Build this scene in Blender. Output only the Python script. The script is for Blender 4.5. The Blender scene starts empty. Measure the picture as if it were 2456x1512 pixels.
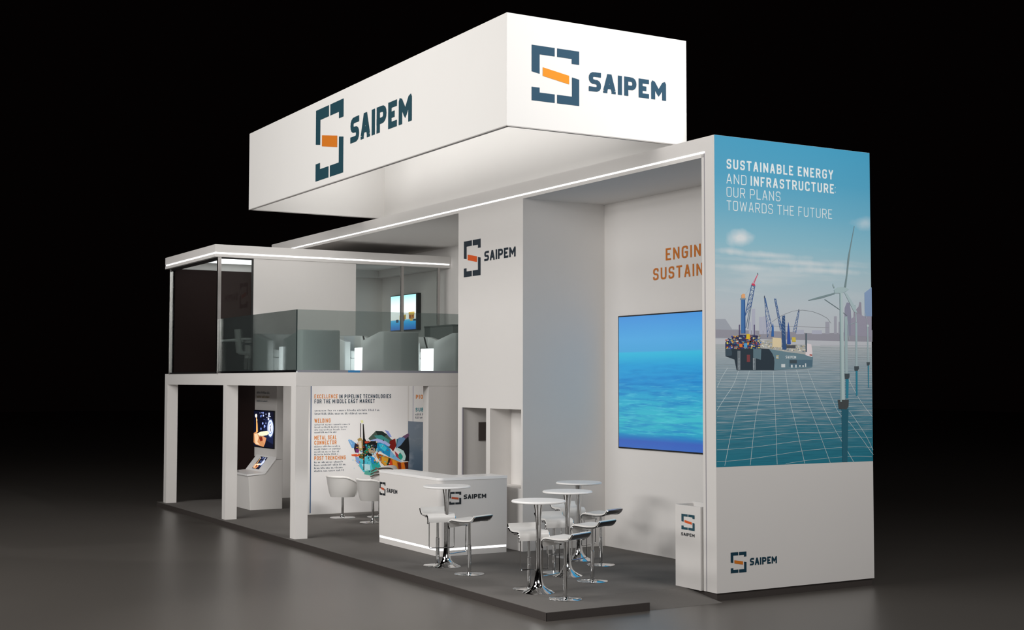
import bpy, bmesh, math, random
from mathutils import Vector, Matrix
POSTER_ART="""1 9aa0aa 1,3446 161,3450 272,3321 374,3323 373,3208 -1,3202
1 8f8f9a 0,3315 1125,3311 1677,3295 2097,3312 2720,3362 2717,3201 1676,3203 -1,3211
1 a9adbd 597,3594 652,3596 649,3266 594,3265
1 a9adbd 718,3490 781,3492 778,3269 716,3268
1 a9adbd 788,3501 841,3503 839,3270 785,3269
1 a9adbd 545,3424 582,3425 580,3265 544,3264
1 a9adbd 845,3431 892,3432 890,3271 843,3270
1 a9adbd 1339,3337 1483,3340 1483,3282 1339,3279
1 a9adbd 1624,3336 1800,3339 1799,3288 1623,3285
1 9a9ca8 1863,3455 1937,3457 1935,3290 1861,3289
1 9a9ca8 2020,3533 2070,3534 2066,3293 2017,3292
1 9a9ca8 2099,3460 2129,3461 2126,3294 2096,3293
2 85879a 2196,3277 2214,3649 2253,3725 2303,3723 2327,3615 2347,3280
2 8d8a98 2360,3280 2378,3598 2468,3675 2487,3741 2520,3733 2525,3602 2551,3283
2 9290a0 2322,3279 2325,3503 2454,3581 2568,3546 2645,3567 2710,3550 2705,3267
3 7f97b8 2581,3867 2716,3947 2715,3550 2581,3547
2 7c8086 940,3431 936,3435 1031,3491 1035,3488
2 7c8086 1034,3487 1031,3492 1150,3540 1153,3535
2 7c8086 1152,3535 1150,3540 1293,3585 1296,3581
2 7c8086 1295,3581 1294,3585 1462,3603 1463,3598
2 7c8086 1462,3598 1463,3603 1632,3589 1631,3584
2 7c8086 1631,3584 1633,3589 1779,3553 1777,3548
2 7c8086 1776,3548 1780,3553 1902,3504 1899,3500
2 7c8086 1898,3500 1903,3503 1964,3440 1959,3437
2 8b8d92 891,3376 891,3381 1924,3381 1923,3377
4 c6d3d6 187,2830 192,2827 173,2804 168,2806
4 c6d3d6 168,2806 173,2804 146,2769 141,2771
4 c6d3d6 141,2771 146,2769 116,2731 111,2733
4 c6d3d6 111,2733 116,2731 91,2696 86,2698
4 c6d3d6 86,2698 91,2696 69,2662 64,2664
4 c6d3d6 64,2664 69,2662 48,2627 43,2629
4 c6d3d6 43,2629 48,2627 31,2596 26,2598
4 c6d3d6 26,2598 31,2596 19,2574 14,2576
4 c6d3d6 366,2795 372,2794 356,2760 351,2762
4 c6d3d6 351,2762 356,2760 335,2712 330,2714
4 c6d3d6 330,2714 335,2712 309,2659 304,2660
4 c6d3d6 304,2661 309,2659 280,2609 275,2611
4 c6d3d6 275,2611 280,2609 246,2564 241,2566
4 c6d3d6 241,2566 246,2564 208,2519 203,2522
4 c6d3d6 203,2522 208,2519 169,2476 164,2478
4 c6d3d6 164,2478 169,2476 133,2434 128,2437
4 c6d3d6 128,2437 133,2434 99,2392 94,2395
4 c6d3d6 94,2395 99,2392 65,2350 61,2352
4 c6d3d6 61,2352 65,2350 37,2313 32,2316
4 c6d3d6 32,2316 37,2313 16,2288 12,2290
4 c6d3d6 548,2796 553,2795 530,2740 525,2741
4 c6d3d6 525,2741 530,2740 498,2661 493,2662
4 c6d3d6 493,2662 498,2661 461,2572 456,2573
4 c6d3d6 456,2573 461,2572 425,2486 420,2487
4 c6d3d6 420,2487 425,2486 392,2410 387,2412
4 c6d3d6 387,2412 392,2410 358,2336 352,2338
4 c6d3d6 352,2337 358,2336 323,2254 318,2255
4 c6d3d6 318,2255 323,2254 287,2154 282,2155
4 c6d3d6 282,2155 287,2154 247,2016 242,2017
4 c6d3d6 242,2017 247,2016 204,1852 198,1853
4 c6d3d6 198,1853 204,1852 165,1698 159,1699
4 c6d3d6 159,1699 165,1698 137,1592 132,1593
4 c6d3d6 743,2796 749,2796 745,2741 740,2741
4 c6d3d6 740,2741 745,2741 741,2662 735,2662
4 c6d3d6 735,2662 741,2662 734,2572 728,2572
4 c6d3d6 728,2573 734,2572 722,2485 717,2486
4 c6d3d6 717,2486 722,2485 706,2408 700,2409
4 c6d3d6 700,2409 705,2408 684,2333 679,2334
4 c6d3d6 679,2334 684,2333 661,2250 656,2251
4 c6d3d6 656,2251 661,2250 639,2150 633,2150
4 c6d3d6 633,2150 639,2150 615,2012 610,2012
4 c6d3d6 610,2012 615,2012 591,1848 585,1848
4 c6d3d6 585,1848 591,1848 569,1694 563,1695
4 c6d3d6 563,1695 569,1694 553,1588 548,1589
4 c6d3d6 945,2788 951,2789 952,2748 947,2748
4 c6d3d6 947,2748 952,2748 955,2691 949,2691
4 c6d3d6 949,2691 955,2691 958,2621 952,2620
4 c6d3d6 952,2620 958,2621 962,2538 956,2538
4 c6d3d6 956,2538 962,2538 967,2442 961,2442
4 c6d3d6 961,2442 967,2442 973,2331 967,2331
4 c6d3d6 967,2331 973,2331 979,2212 974,2212
4 c6d3d6 974,2212 979,2212 985,2092 980,2092
4 c6d3d6 980,2092 985,2092 990,1957 985,1957
4 c6d3d6 985,1957 990,1957 996,1810 990,1810
4 c6d3d6 990,1810 996,1810 1000,1676 994,1676
4 c6d3d6 994,1676 1000,1676 1003,1584 997,1584
4 c6d3d6 1145,2798 1150,2799 1163,2732 1157,2731
4 c6d3d6 1157,2731 1163,2732 1181,2636 1175,2635
4 c6d3d6 1175,2635 1181,2636 1202,2529 1196,2528
4 c6d3d6 1196,2528 1202,2529 1224,2430 1219,2429
4 c6d3d6 1219,2429 1224,2430 1247,2346 1241,2345
4 c6d3d6 1241,2345 1247,2346 1271,2267 1265,2266
4 c6d3d6 1265,2266 1271,2267 1298,2183 1292,2182
4 c6d3d6 1292,2182 1298,2183 1327,2087 1322,2086
4 c6d3d6 1322,2086 1327,2087 1365,1961 1359,1960
4 c6d3d6 1359,1960 1365,1961 1408,1814 1403,1813
4 c6d3d6 1403,1813 1408,1814 1449,1677 1443,1676
4 c6d3d6 1443,1676 1449,1677 1477,1583 1471,1582
4 c6d3d6 1342,2808 1348,2809 1369,2756 1363,2755
4 c6d3d6 1363,2755 1369,2756 1399,2681 1393,2680
4 c6d3d6 1393,2680 1399,2681 1435,2593 1429,2592
4 c6d3d6 1429,2592 1435,2593 1476,2501 1470,2500
4 c6d3d6 1470,2500 1476,2501 1522,2406 1517,2405
4 c6d3d6 1517,2405 1522,2406 1575,2304 1570,2302
4 c6d3d6 1570,2302 1575,2304 1631,2195 1626,2194
4 c6d3d6 1626,2194 1631,2195 1688,2082 1683,2080
4 c6d3d6 1683,2080 1688,2082 1751,1950 1746,1949
4 c6d3d6 1746,1949 1751,1950 1820,1804 1815,1803
4 c6d3d6 1815,1803 1820,1804 1883,1671 1877,1670
4 c6d3d6 1877,1670 1883,1671 1926,1579 1921,1577
4 c6d3d6 1535,2818 1540,2819 1571,2759 1566,2758
4 c6d3d6 1566,2758 1571,2759 1615,2673 1610,2671
4 c6d3d6 1610,2671 1615,2673 1667,2575 1661,2574
4 c6d3d6 1661,2574 1666,2575 1718,2482 1712,2481
4 c6d3d6 1712,2481 1718,2482 1764,2401 1759,2399
4 c6d3d6 1759,2399 1764,2401 1811,2321 1805,2320
4 c6d3d6 1805,2320 1811,2322 1865,2235 1859,2233
4 c6d3d6 1859,2233 1865,2235 1934,2133 1928,2131
4 c6d3d6 1929,2131 1934,2133 2034,1995 2029,1993
4 c6d3d6 2029,1993 2034,1995 2157,1832 2152,1830
4 c6d3d6 2152,1830 2157,1832 2274,1679 2268,1676
4 c6d3d6 2268,1676 2274,1679 2355,1572 2349,1570
4 c6d3d6 1921,2517 1927,2518 1954,2465 1949,2464
4 c6d3d6 1949,2464 1954,2465 1993,2388 1987,2387
4 c6d3d6 1987,2387 1993,2388 2038,2307 2033,2305
4 c6d3d6 2033,2305 2038,2307 2084,2242 2079,2240
4 c6d3d6 2079,2239 2084,2242 2125,2206 2120,2203
4 c6d3d6 2121,2203 2124,2206 2165,2187 2162,2183
4 c6d3d6 2162,2183 2165,2187 2215,2162 2211,2158
4 c6d3d6 2211,2159 2215,2162 2282,2110 2277,2107
4 c6d3d6 2277,2108 2282,2110 2383,2011 2378,2008
4 c6d3d6 2378,2008 2383,2011 2509,1880 2504,1878
4 c6d3d6 2504,1878 2509,1880 2629,1753 2624,1750
4 c6d3d6 2624,1750 2629,1753 2713,1664 2708,1662
4 c6d3d6 2279,2256 2284,2258 2305,2236 2300,2234
4 c6d3d6 2300,2234 2305,2236 2335,2206 2330,2203
4 c6d3d6 2330,2203 2335,2206 2371,2168 2366,2166
4 c6d3d6 2366,2166 2371,2168 2408,2127 2403,2124
4 c6d3d6 2403,2124 2409,2127 2450,2080 2445,2078
4 c6d3d6 2445,2078 2450,2080 2496,2027 2491,2024
4 c6d3d6 2491,2024 2496,2027 2542,1972 2537,1969
4 c6d3d6 2537,1969 2542,1972 2583,1919 2578,1917
4 c6d3d6 2578,1917 2584,1919 2621,1866 2616,1864
4 c6d3d6 2616,1864 2621,1866 2657,1811 2652,1810
4 c6d3d6 2652,1810 2657,1811 2687,1763 2682,1761
4 c6d3d6 2682,1761 2687,1763 2709,1730 2703,1728
4 c6d3d6 2236,2738 2241,2740 2281,2682 2275,2680
4 c6d3d6 2275,2680 2281,2682 2338,2597 2332,2595
4 c6d3d6 2332,2595 2338,2597 2402,2505 2396,2503
4 c6d3d6 2396,2503 2402,2505 2464,2424 2459,2422
4 c6d3d6 2459,2421 2464,2424 2528,2352 2523,2350
4 c6d3d6 2523,2349 2528,2352 2597,2282 2592,2279
4 c6d3d6 2592,2279 2597,2282 2659,2222 2654,2219
4 c6d3d6 2654,2219 2659,2222 2703,2179 2698,2176
4 aab5ba 1766,3141 1766,3144 1920,3145 1920,3142
4 aab5ba 1920,3142 1920,3145 2075,3146 2075,3143
4 aab5ba 2075,3143 2075,3146 2231,3147 2231,3143
4 aab5ba 2231,3143 2231,3147 2389,3147 2389,3144
4 aab5ba 2389,3144 2389,3147 2548,3148 2548,3145
4 aab5ba 2548,3145 2548,3148 2708,3149 2708,3146
4 aab5ba 1766,3108 1766,3111 1919,3112 1919,3109
4 aab5ba 1919,3109 1919,3112 2074,3112 2074,3109
4 aab5ba 2074,3109 2074,3112 2231,3113 2231,3110
4 aab5ba 2231,3110 2231,3113 2388,3114 2388,3111
4 aab5ba 2388,3111 2388,3114 2547,3115 2547,3111
4 aab5ba 2547,3111 2547,3115 2708,3115 2708,3112
4 aab5ba 1765,3075 1765,3078 1919,3078 1919,3075
4 aab5ba 1919,3075 1919,3078 2074,3079 2074,3076
4 aab5ba 2074,3076 2074,3079 2230,3080 2230,3077
4 aab5ba 2230,3077 2230,3080 2388,3080 2388,3077
4 aab5ba 2388,3077 2388,3080 2547,3081 2547,3078
4 aab5ba 2547,3078 2547,3081 2707,3081 2707,3078
4 aab5ba 1765,3045 1765,3048 1918,3049 1918,3046
4 aab5ba 1918,3046 1918,3049 2073,3049 2073,3046
4 aab5ba 2073,3046 2073,3049 2230,3050 2230,3047
4 aab5ba 2230,3047 2230,3050 2387,3050 2387,3047
4 aab5ba 2387,3047 2387,3050 2546,3051 2546,3048
4 aab5ba 2546,3048 2546,3051 2707,3051 2707,3048
4 aab5ba 1764,3016 1765,3019 1918,3019 1918,3016
4 aab5ba 1918,3016 1918,3019 2073,3020 2073,3017
4 aab5ba 2073,3017 2073,3020 2229,3020 2229,3017
4 aab5ba 2229,3017 2229,3020 2387,3021 2387,3017
4 aab5ba 2387,3017 2387,3021 2546,3021 2546,3018
4 aab5ba 2546,3018 2546,3021 2706,3021 2706,3018
4 aab5ba 1764,2987 1764,2990 1918,2990 1918,2987
4 aab5ba 1918,2987 1918,2990 2073,2990 2072,2987
4 aab5ba 2072,2987 2073,2990 2229,2990 2229,2987
4 aab5ba 2229,2987 2229,2990 2386,2991 2386,2988
4 aab5ba 2386,2988 2386,2991 2545,2991 2545,2988
4 aab5ba 2545,2988 2545,2991 2706,2991 2706,2988
4 aab5ba 1764,2957 1764,2961 1917,2961 1917,2958
4 aab5ba 1917,2958 1917,2961 2072,2961 2072,2958
4 aab5ba 2072,2958 2072,2961 2228,2961 2228,2958
4 aab5ba 2228,2958 2228,2961 2386,2961 2386,2958
4 aab5ba 2386,2958 2386,2961 2545,2961 2545,2958
4 aab5ba 2545,2958 2545,2961 2705,2961 2705,2958
4 aab5ba 1763,2928 1763,2931 1917,2931 1917,2928
4 aab5ba 1917,2928 1917,2931 2072,2931 2072,2928
4 aab5ba 2072,2928 2072,2931 2228,2931 2228,2928
4 aab5ba 2228,2928 2228,2931 2386,2931 2385,2928
4 aab5ba 2385,2928 2386,2931 2545,2931 2544,2928
4 aab5ba 2544,2928 2545,2931 2705,2931 2705,2928
4 aab5ba 1763,2899 1763,2902 1916,2902 1916,2899
4 aab5ba 1916,2899 1916,2902 2071,2902 2071,2898
4 aab5ba 2071,2898 2071,2902 2228,2901 2227,2898
4 aab5ba 2227,2898 2228,2901 2385,2901 2385,2898
4 aab5ba 2385,2898 2385,2901 2544,2901 2544,2898
4 aab5ba 2544,2898 2544,2901 2704,2901 2704,2898
4 aab5ba 19,2873 19,2876 157,2876 157,2873
4 aab5ba 157,2873 157,2876 297,2875 297,2873
4 aab5ba 297,2873 297,2875 438,2875 438,2872
4 aab5ba 438,2872 438,2875 581,2875 581,2872
4 aab5ba 581,2872 581,2875 724,2875 724,2872
4 aab5ba 724,2872 724,2875 869,2874 869,2871
4 aab5ba 869,2871 869,2874 1015,2874 1014,2871
4 aab5ba 1014,2871 1015,2874 1162,2874 1162,2871
4 aab5ba 1162,2871 1162,2874 1310,2873 1310,2870
4 aab5ba 1310,2870 1310,2873 1460,2873 1459,2870
4 aab5ba 1459,2870 1460,2873 1610,2873 1610,2870
4 aab5ba 1610,2870 1610,2873 1763,2873 1762,2870
4 aab5ba 1762,2870 1763,2873 1916,2872 1916,2869
4 aab5ba 1916,2869 1916,2872 2071,2872 2071,2869
4 aab5ba 2071,2869 2071,2872 2227,2872 2227,2869
4 aab5ba 2227,2869 2227,2872 2385,2871 2385,2868
4 aab5ba 2385,2868 2385,2871 2544,2871 2543,2868
4 aab5ba 2543,2868 2544,2871 2704,2871 2704,2868
4 aab5ba 18,2845 18,2848 157,2848 157,2845
4 aab5ba 157,2845 157,2848 297,2847 297,2844
4 aab5ba 297,2844 297,2847 438,2847 438,2844
4 aab5ba 438,2844 438,2847 580,2847 580,2844
4 aab5ba 580,2844 580,2847 724,2846 724,2843
4 aab5ba 724,2843 724,2846 868,2846 868,2843
4 aab5ba 868,2843 868,2846 1014,2845 1014,2842
4 aab5ba 1014,2842 1014,2845 1161,2845 1161,2842
4 aab5ba 1161,2842 1161,2845 1310,2845 1309,2842
4 aab5ba 1309,2842 1310,2845 1459,2844 1459,2841
4 aab5ba 1459,2841 1459,2844 1610,2844 1610,2841
4 aab5ba 1610,2841 1610,2844 1762,2843 1762,2840
4 aab5ba 1762,2840 1762,2843 1916,2843 1916,2840
4 aab5ba 1916,2840 1916,2843 2070,2842 2070,2839
4 aab5ba 2070,2839 2070,2842 2227,2842 2227,2839
4 aab5ba 2227,2839 2227,2842 2384,2842 2384,2838
4 aab5ba 2384,2838 2384,2842 2543,2841 2543,2838
4 aab5ba 2543,2838 2543,2841 2703,2841 2703,2838
4 aab5ba 18,2817 18,2820 157,2820 157,2817
4 aab5ba 157,2817 157,2820 297,2819 297,2816
4 aab5ba 297,2816 297,2819 438,2819 438,2816
4 aab5ba 438,2816 438,2819 580,2818 580,2815
4 aab5ba 580,2815 580,2818 723,2818 723,2815
4 aab5ba 723,2815 723,2818 868,2817 868,2814
4 aab5ba 868,2814 868,2817 1014,2817 1014,2814
4 aab5ba 1014,2814 1014,2817 1161,2816 1161,2813
4 aab5ba 1161,2813 1161,2816 1309,2816 1309,2813
4 aab5ba 1309,2813 1309,2816 1459,2815 1459,2812
4 aab5ba 1459,2812 1459,2815 1610,2815 1610,2811
4 aab5ba 1610,2811 1610,2815 1762,2814 1762,2811
4 aab5ba 1762,2811 1762,2814 1915,2813 1915,2810
4 aab5ba 1915,2810 1915,2813 2070,2813 2070,2810
4 aab5ba 2070,2810 2070,2813 2226,2812 2226,2809
4 aab5ba 2226,2809 2226,2812 2384,2812 2384,2809
4 aab5ba 2384,2809 2384,2812 2543,2811 2543,2808
4 aab5ba 2543,2808 2543,2811 2703,2811 2703,2807
4 b3c2c7 18,2787 18,2791 157,2791 157,2786
4 b3c2c7 157,2786 157,2791 297,2790 296,2786
4 b3c2c7 296,2786 297,2790 438,2789 438,2785
4 b3c2c7 438,2785 438,2789 580,2789 580,2785
4 b3c2c7 580,2785 580,2789 723,2788 723,2784
4 b3c2c7 723,2784 723,2788 868,2788 868,2783
4 b3c2c7 868,2783 868,2788 1014,2787 1013,2783
4 b3c2c7 1013,2783 1014,2787 1161,2786 1160,2782
4 b3c2c7 1160,2782 1161,2786 1309,2786 1309,2781
4 b3c2c7 1309,2781 1309,2786 1458,2785 1458,2781
4 b3c2c7 1458,2781 1458,2785 1609,2784 1609,2780
4 b3c2c7 1609,2780 1609,2784 1761,2784 1761,2779
4 b3c2c7 1761,2779 1761,2784 1915,2783 1915,2778
4 b3c2c7 1915,2778 1915,2783 2070,2782 2070,2778
4 b3c2c7 2070,2778 2070,2782 2226,2781 2226,2777
4 b3c2c7 2226,2777 2226,2781 2383,2781 2383,2776
4 b3c2c7 2383,2776 2383,2781 2542,2780 2542,2776
4 b3c2c7 2542,2776 2542,2780 2702,2779 2702,2775
4 b3c2c7 18,2754 18,2758 156,2758 156,2753
4 b3c2c7 156,2753 156,2758 296,2757 296,2753
4 b3c2c7 296,2753 296,2757 437,2757 437,2752
4 b3c2c7 437,2752 437,2757 579,2756 579,2752
4 b3c2c7 579,2752 579,2756 723,2756 723,2751
4 b3c2c7 723,2751 723,2756 867,2755 867,2751
4 b3c2c7 867,2751 867,2755 1013,2755 1013,2751
4 b3c2c7 1013,2751 1013,2755 1160,2755 1160,2750
4 b3c2c7 1160,2750 1160,2755 1309,2754 1308,2750
4 b3c2c7 1308,2750 1309,2754 1458,2754 1458,2749
4 b3c2c7 1458,2749 1458,2754 1609,2753 1609,2749
4 b3c2c7 1609,2749 1609,2753 1761,2752 1761,2748
4 b3c2c7 1761,2748 1761,2752 1914,2751 1914,2747
4 b3c2c7 1914,2747 1914,2751 2069,2751 2069,2747
4 b3c2c7 2069,2747 2069,2751 2225,2751 2225,2746
4 b3c2c7 2225,2746 2225,2751 2383,2750 2383,2746
4 b3c2c7 2383,2746 2383,2750 2542,2750 2542,2745
4 b3c2c7 2542,2745 2542,2750 2702,2749 2702,2744
4 b3c2c7 17,2720 17,2725 156,2724 156,2720
4 b3c2c7 156,2720 156,2724 296,2724 296,2719
4 b3c2c7 296,2719 296,2724 437,2723 437,2719
4 b3c2c7 437,2719 437,2723 579,2723 579,2719
4 b3c2c7 579,2719 579,2723 723,2723 722,2719
4 b3c2c7 722,2719 723,2723 867,2723 867,2719
4 b3c2c7 867,2719 867,2723 1013,2724 1013,2719
4 b3c2c7 1013,2719 1013,2724 1160,2724 1160,2719
4 b3c2c7 1160,2719 1160,2724 1308,2723 1308,2719
4 b3c2c7 1308,2719 1308,2723 1458,2723 1458,2718
4 b3c2c7 1458,2718 1458,2723 1608,2722 1608,2717
4 b3c2c7 1608,2717 1608,2722 1761,2721 1760,2716
4 b3c2c7 1760,2716 1761,2721 1914,2720 1914,2716
4 b3c2c7 1914,2716 1914,2720 2069,2720 2069,2716
4 b3c2c7 2069,2716 2069,2720 2225,2720 2225,2716
4 b3c2c7 2225,2716 2225,2720 2382,2721 2382,2716
4 b3c2c7 2382,2716 2382,2721 2541,2720 2541,2716
4 b3c2c7 2541,2716 2541,2720 2701,2719 2701,2715
4 b3c2c7 17,2687 17,2691 156,2691 156,2686
4 b3c2c7 156,2686 156,2691 296,2690 296,2686
4 b3c2c7 296,2686 296,2690 437,2690 437,2686
4 b3c2c7 437,2686 437,2690 579,2690 579,2686
4 b3c2c7 579,2686 579,2690 722,2691 722,2687
4 b3c2c7 722,2687 722,2691 867,2691 867,2687
4 b3c2c7 867,2687 867,2691 1012,2692 1012,2688
4 b3c2c7 1012,2688 1013,2692 1160,2692 1159,2688
4 b3c2c7 1159,2688 1160,2692 1308,2692 1308,2688
4 b3c2c7 1308,2688 1308,2692 1457,2692 1457,2688
4 b3c2c7 1457,2688 1457,2692 1608,2691 1608,2686
4 b3c2c7 1608,2686 1608,2691 1760,2690 1760,2685
4 b3c2c7 1760,2685 1760,2690 1914,2689 1913,2685
4 b3c2c7 1913,2685 1914,2689 2068,2689 2068,2685
4 b3c2c7 2068,2685 2068,2689 2224,2690 2224,2686
4 b3c2c7 2224,2686 2224,2690 2382,2691 2382,2686
4 b3c2c7 2382,2686 2382,2691 2541,2690 2541,2686
4 b3c2c7 2541,2686 2541,2690 2701,2689 2701,2685
4 b3c2c7 17,2654 17,2658 156,2657 156,2653
4 b3c2c7 156,2653 156,2657 295,2657 295,2653
4 b3c2c7 295,2653 295,2657 436,2657 436,2653
4 b3c2c7 436,2653 436,2657 579,2658 578,2653
4 b3c2c7 578,2653 579,2658 722,2658 722,2654
4 b3c2c7 722,2654 722,2658 866,2659 866,2655
4 b3c2c7 866,2655 866,2659 1012,2660 1012,2656
4 b3c2c7 1012,2656 1012,2660 1159,2661 1159,2657
4 b3c2c7 1159,2657 1159,2661 1307,2661 1307,2657
4 b3c2c7 1307,2657 1307,2661 1457,2661 1457,2657
4 b3c2c7 1457,2657 1457,2661 1608,2660 1608,2655
4 b3c2c7 1608,2655 1608,2660 1760,2659 1760,2654
4 b3c2c7 1760,2654 1760,2659 1913,2658 1913,2654
4 b3c2c7 1913,2654 1913,2658 2068,2659 2068,2654
4 b3c2c7 2068,2654 2068,2659 2224,2660 2224,2656
4 b3c2c7 2224,2656 2224,2660 2381,2661 2381,2656
4 b3c2c7 2381,2656 2381,2661 2540,2661 2540,2656
4 b3c2c7 2540,2656 2540,2661 2701,2660 2700,2655
4 b3c2c7 17,2618 17,2622 155,2622 155,2618
4 b3c2c7 155,2618 155,2622 295,2622 295,2618
4 b3c2c7 295,2618 295,2622 436,2622 436,2618
4 b3c2c7 436,2618 436,2622 578,2623 578,2619
4 b3c2c7 578,2619 578,2623 721,2624 722,2620
4 b3c2c7 722,2620 721,2624 866,2625 866,2621
4 b3c2c7 866,2621 866,2625 1012,2627 1012,2623
4 b3c2c7 1012,2623 1012,2627 1159,2628 1159,2624
4 b3c2c7 1159,2624 1159,2628 1307,2629 1307,2624
4 b3c2c7 1307,2624 1307,2629 1457,2628 1456,2624
4 b3c2c7 1456,2624 1457,2628 1607,2627 1607,2623
4 b3c2c7 1607,2623 1607,2627 1759,2626 1759,2621
4 b3c2c7 1759,2621 1759,2626 1913,2625 1913,2621
4 b3c2c7 1913,2621 1913,2625 2067,2626 2067,2622
4 b3c2c7 2067,2622 2067,2626 2223,2628 2223,2624
4 b3c2c7 2223,2624 2223,2628 2381,2630 2381,2625
4 b3c2c7 2381,2625 2381,2630 2540,2630 2540,2625
4 b3c2c7 2540,2625 2540,2630 2700,2628 2700,2624
4 b3c2c7 16,2581 16,2585 155,2585 155,2580
4 b3c2c7 155,2580 155,2585 295,2585 295,2581
4 b3c2c7 295,2581 295,2585 436,2585 436,2581
4 b3c2c7 436,2581 436,2585 578,2587 578,2582
4 b3c2c7 578,2582 578,2587 721,2588 721,2584
4 b3c2c7 721,2584 721,2588 866,2590 866,2586
4 b3c2c7 866,2586 866,2590 1011,2592 1011,2587
4 b3c2c7 1011,2587 1011,2592 1158,2593 1158,2589
4 b3c2c7 1158,2589 1158,2593 1307,2594 1307,2590
4 b3c2c7 1307,2590 1307,2594 1456,2594 1456,2590
4 b3c2c7 1456,2590 1456,2594 1607,2593 1607,2588
4 b3c2c7 1607,2588 1607,2593 1759,2591 1759,2587
4 b3c2c7 1759,2587 1759,2591 1912,2591 1912,2586
4 b3c2c7 1912,2586 1912,2591 2067,2592 2067,2588
4 b3c2c7 2067,2588 2067,2592 2223,2595 2223,2590
4 b3c2c7 2223,2590 2223,2595 2380,2596 2380,2592
4 b3c2c7 2380,2592 2380,2596 2539,2597 2539,2592
4 b3c2c7 2539,2592 2539,2597 2699,2595 2699,2591
4 b3c2c7 16,2540 16,2544 155,2544 155,2540
4 b3c2c7 155,2540 155,2544 294,2544 294,2540
4 b3c2c7 294,2540 294,2544 435,2545 435,2541
4 b3c2c7 435,2541 435,2545 577,2547 577,2542
4 b3c2c7 577,2542 577,2547 721,2548 721,2544
4 b3c2c7 721,2544 721,2548 865,2551 865,2546
4 b3c2c7 865,2546 865,2551 1011,2553 1011,2549
4 b3c2c7 1011,2549 1011,2553 1158,2555 1158,2551
4 b3c2c7 1158,2551 1158,2555 1306,2557 1306,2552
4 b3c2c7 1306,2552 1306,2557 1456,2556 1456,2552
4 b3c2c7 1456,2552 1456,2556 1606,2555 1606,2551
4 b3c2c7 1606,2551 1606,2555 1758,2553 1758,2549
4 b3c2c7 1758,2549 1758,2553 1912,2553 1912,2548
4 b3c2c7 1912,2548 1912,2553 2066,2555 2066,2550
4 b3c2c7 2066,2550 2066,2555 2222,2558 2222,2553
4 b3c2c7 2222,2553 2222,2558 2380,2560 2380,2556
4 b3c2c7 2380,2556 2380,2560 2539,2560 2539,2556
4 b3c2c7 2539,2556 2539,2560 2699,2559 2699,2554
4 b3c2c7 16,2495 16,2500 154,2499 154,2495
4 b3c2c7 154,2495 154,2499 294,2500 294,2495
4 b3c2c7 294,2495 294,2500 435,2501 435,2497
4 b3c2c7 435,2497 435,2501 577,2503 577,2499
4 b3c2c7 577,2499 577,2503 720,2505 720,2501
4 b3c2c7 720,2501 720,2505 865,2508 865,2504
4 b3c2c7 865,2504 865,2508 1010,2511 1011,2507
4 b3c2c7 1011,2507 1010,2511 1157,2514 1158,2509
4 b3c2c7 1157,2509 1157,2514 1306,2515 1306,2511
4 b3c2c7 1306,2511 1306,2515 1455,2515 1455,2511
4 b3c2c7 1455,2511 1455,2515 1606,2514 1606,2509
4 b3c2c7 1606,2509 1606,2514 1758,2512 1758,2507
4 b3c2c7 1758,2507 1758,2512 1911,2511 1911,2507
4 b3c2c7 1911,2507 1911,2511 2066,2514 2066,2509
4 b3c2c7 2066,2509 2066,2514 2222,2517 2222,2513
4 b3c2c7 2222,2513 2222,2517 2379,2520 2379,2516
4 b3c2c7 2379,2516 2379,2520 2538,2521 2538,2516
4 b3c2c7 2538,2516 2538,2521 2698,2519 2698,2515
4 b3c2c7 15,2447 15,2451 154,2451 154,2447
4 b3c2c7 154,2447 154,2451 294,2452 294,2447
4 b3c2c7 294,2447 294,2452 434,2453 435,2449
4 b3c2c7 435,2449 434,2453 577,2455 577,2451
4 b3c2c7 577,2451 577,2455 720,2458 720,2454
4 b3c2c7 720,2454 720,2458 864,2462 864,2458
4 b3c2c7 864,2458 864,2462 1010,2465 1010,2461
4 b3c2c7 1010,2461 1010,2465 1157,2469 1157,2464
4 b3c2c7 1157,2464 1157,2469 1305,2471 1305,2466
4 b3c2c7 1305,2466 1305,2471 1455,2471 1455,2466
4 b3c2c7 1454,2466 1455,2471 1605,2469 1605,2464
4 b3c2c7 1605,2464 1605,2469 1757,2467 1757,2462
4 b3c2c7 1757,2462 1757,2467 1910,2466 1910,2462
4 b3c2c7 1911,2462 1910,2466 2065,2469 2065,2465
4 b3c2c7 2065,2465 2065,2469 2221,2474 2221,2469
4 b3c2c7 2221,2469 2221,2474 2379,2477 2379,2473
4 b3c2c7 2379,2473 2379,2477 2537,2478 2537,2474
4 b3c2c7 2537,2474 2537,2478 2698,2476 2697,2472
4 b3c2c7 15,2395 15,2399 153,2399 153,2395
4 b3c2c7 153,2395 153,2399 293,2400 293,2396
4 b3c2c7 293,2396 293,2400 434,2402 434,2397
4 b3c2c7 434,2397 434,2402 576,2404 576,2400
4 b3c2c7 576,2400 576,2404 719,2408 719,2404
4 b3c2c7 719,2404 719,2408 864,2412 864,2408
4 b3c2c7 864,2408 864,2412 1009,2416 1010,2412
4 b3c2c7 1010,2412 1009,2416 1156,2420 1157,2416
4 b3c2c7 1156,2416 1156,2420 1304,2423 1305,2418
4 b3c2c7 1305,2418 1305,2423 1454,2423 1454,2418
4 b3c2c7 1454,2418 1454,2423 1605,2421 1605,2416
4 b3c2c7 1605,2416 1605,2421 1757,2418 1756,2414
4 b3c2c7 1757,2414 1757,2418 1910,2418 1910,2414
4 b3c2c7 1910,2414 1910,2418 2064,2421 2065,2417
4 b3c2c7 2065,2417 2064,2421 2220,2427 2221,2422
4 b3c2c7 2221,2422 2220,2427 2378,2431 2378,2427
4 b3c2c7 2378,2427 2378,2431 2537,2432 2537,2428
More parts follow.
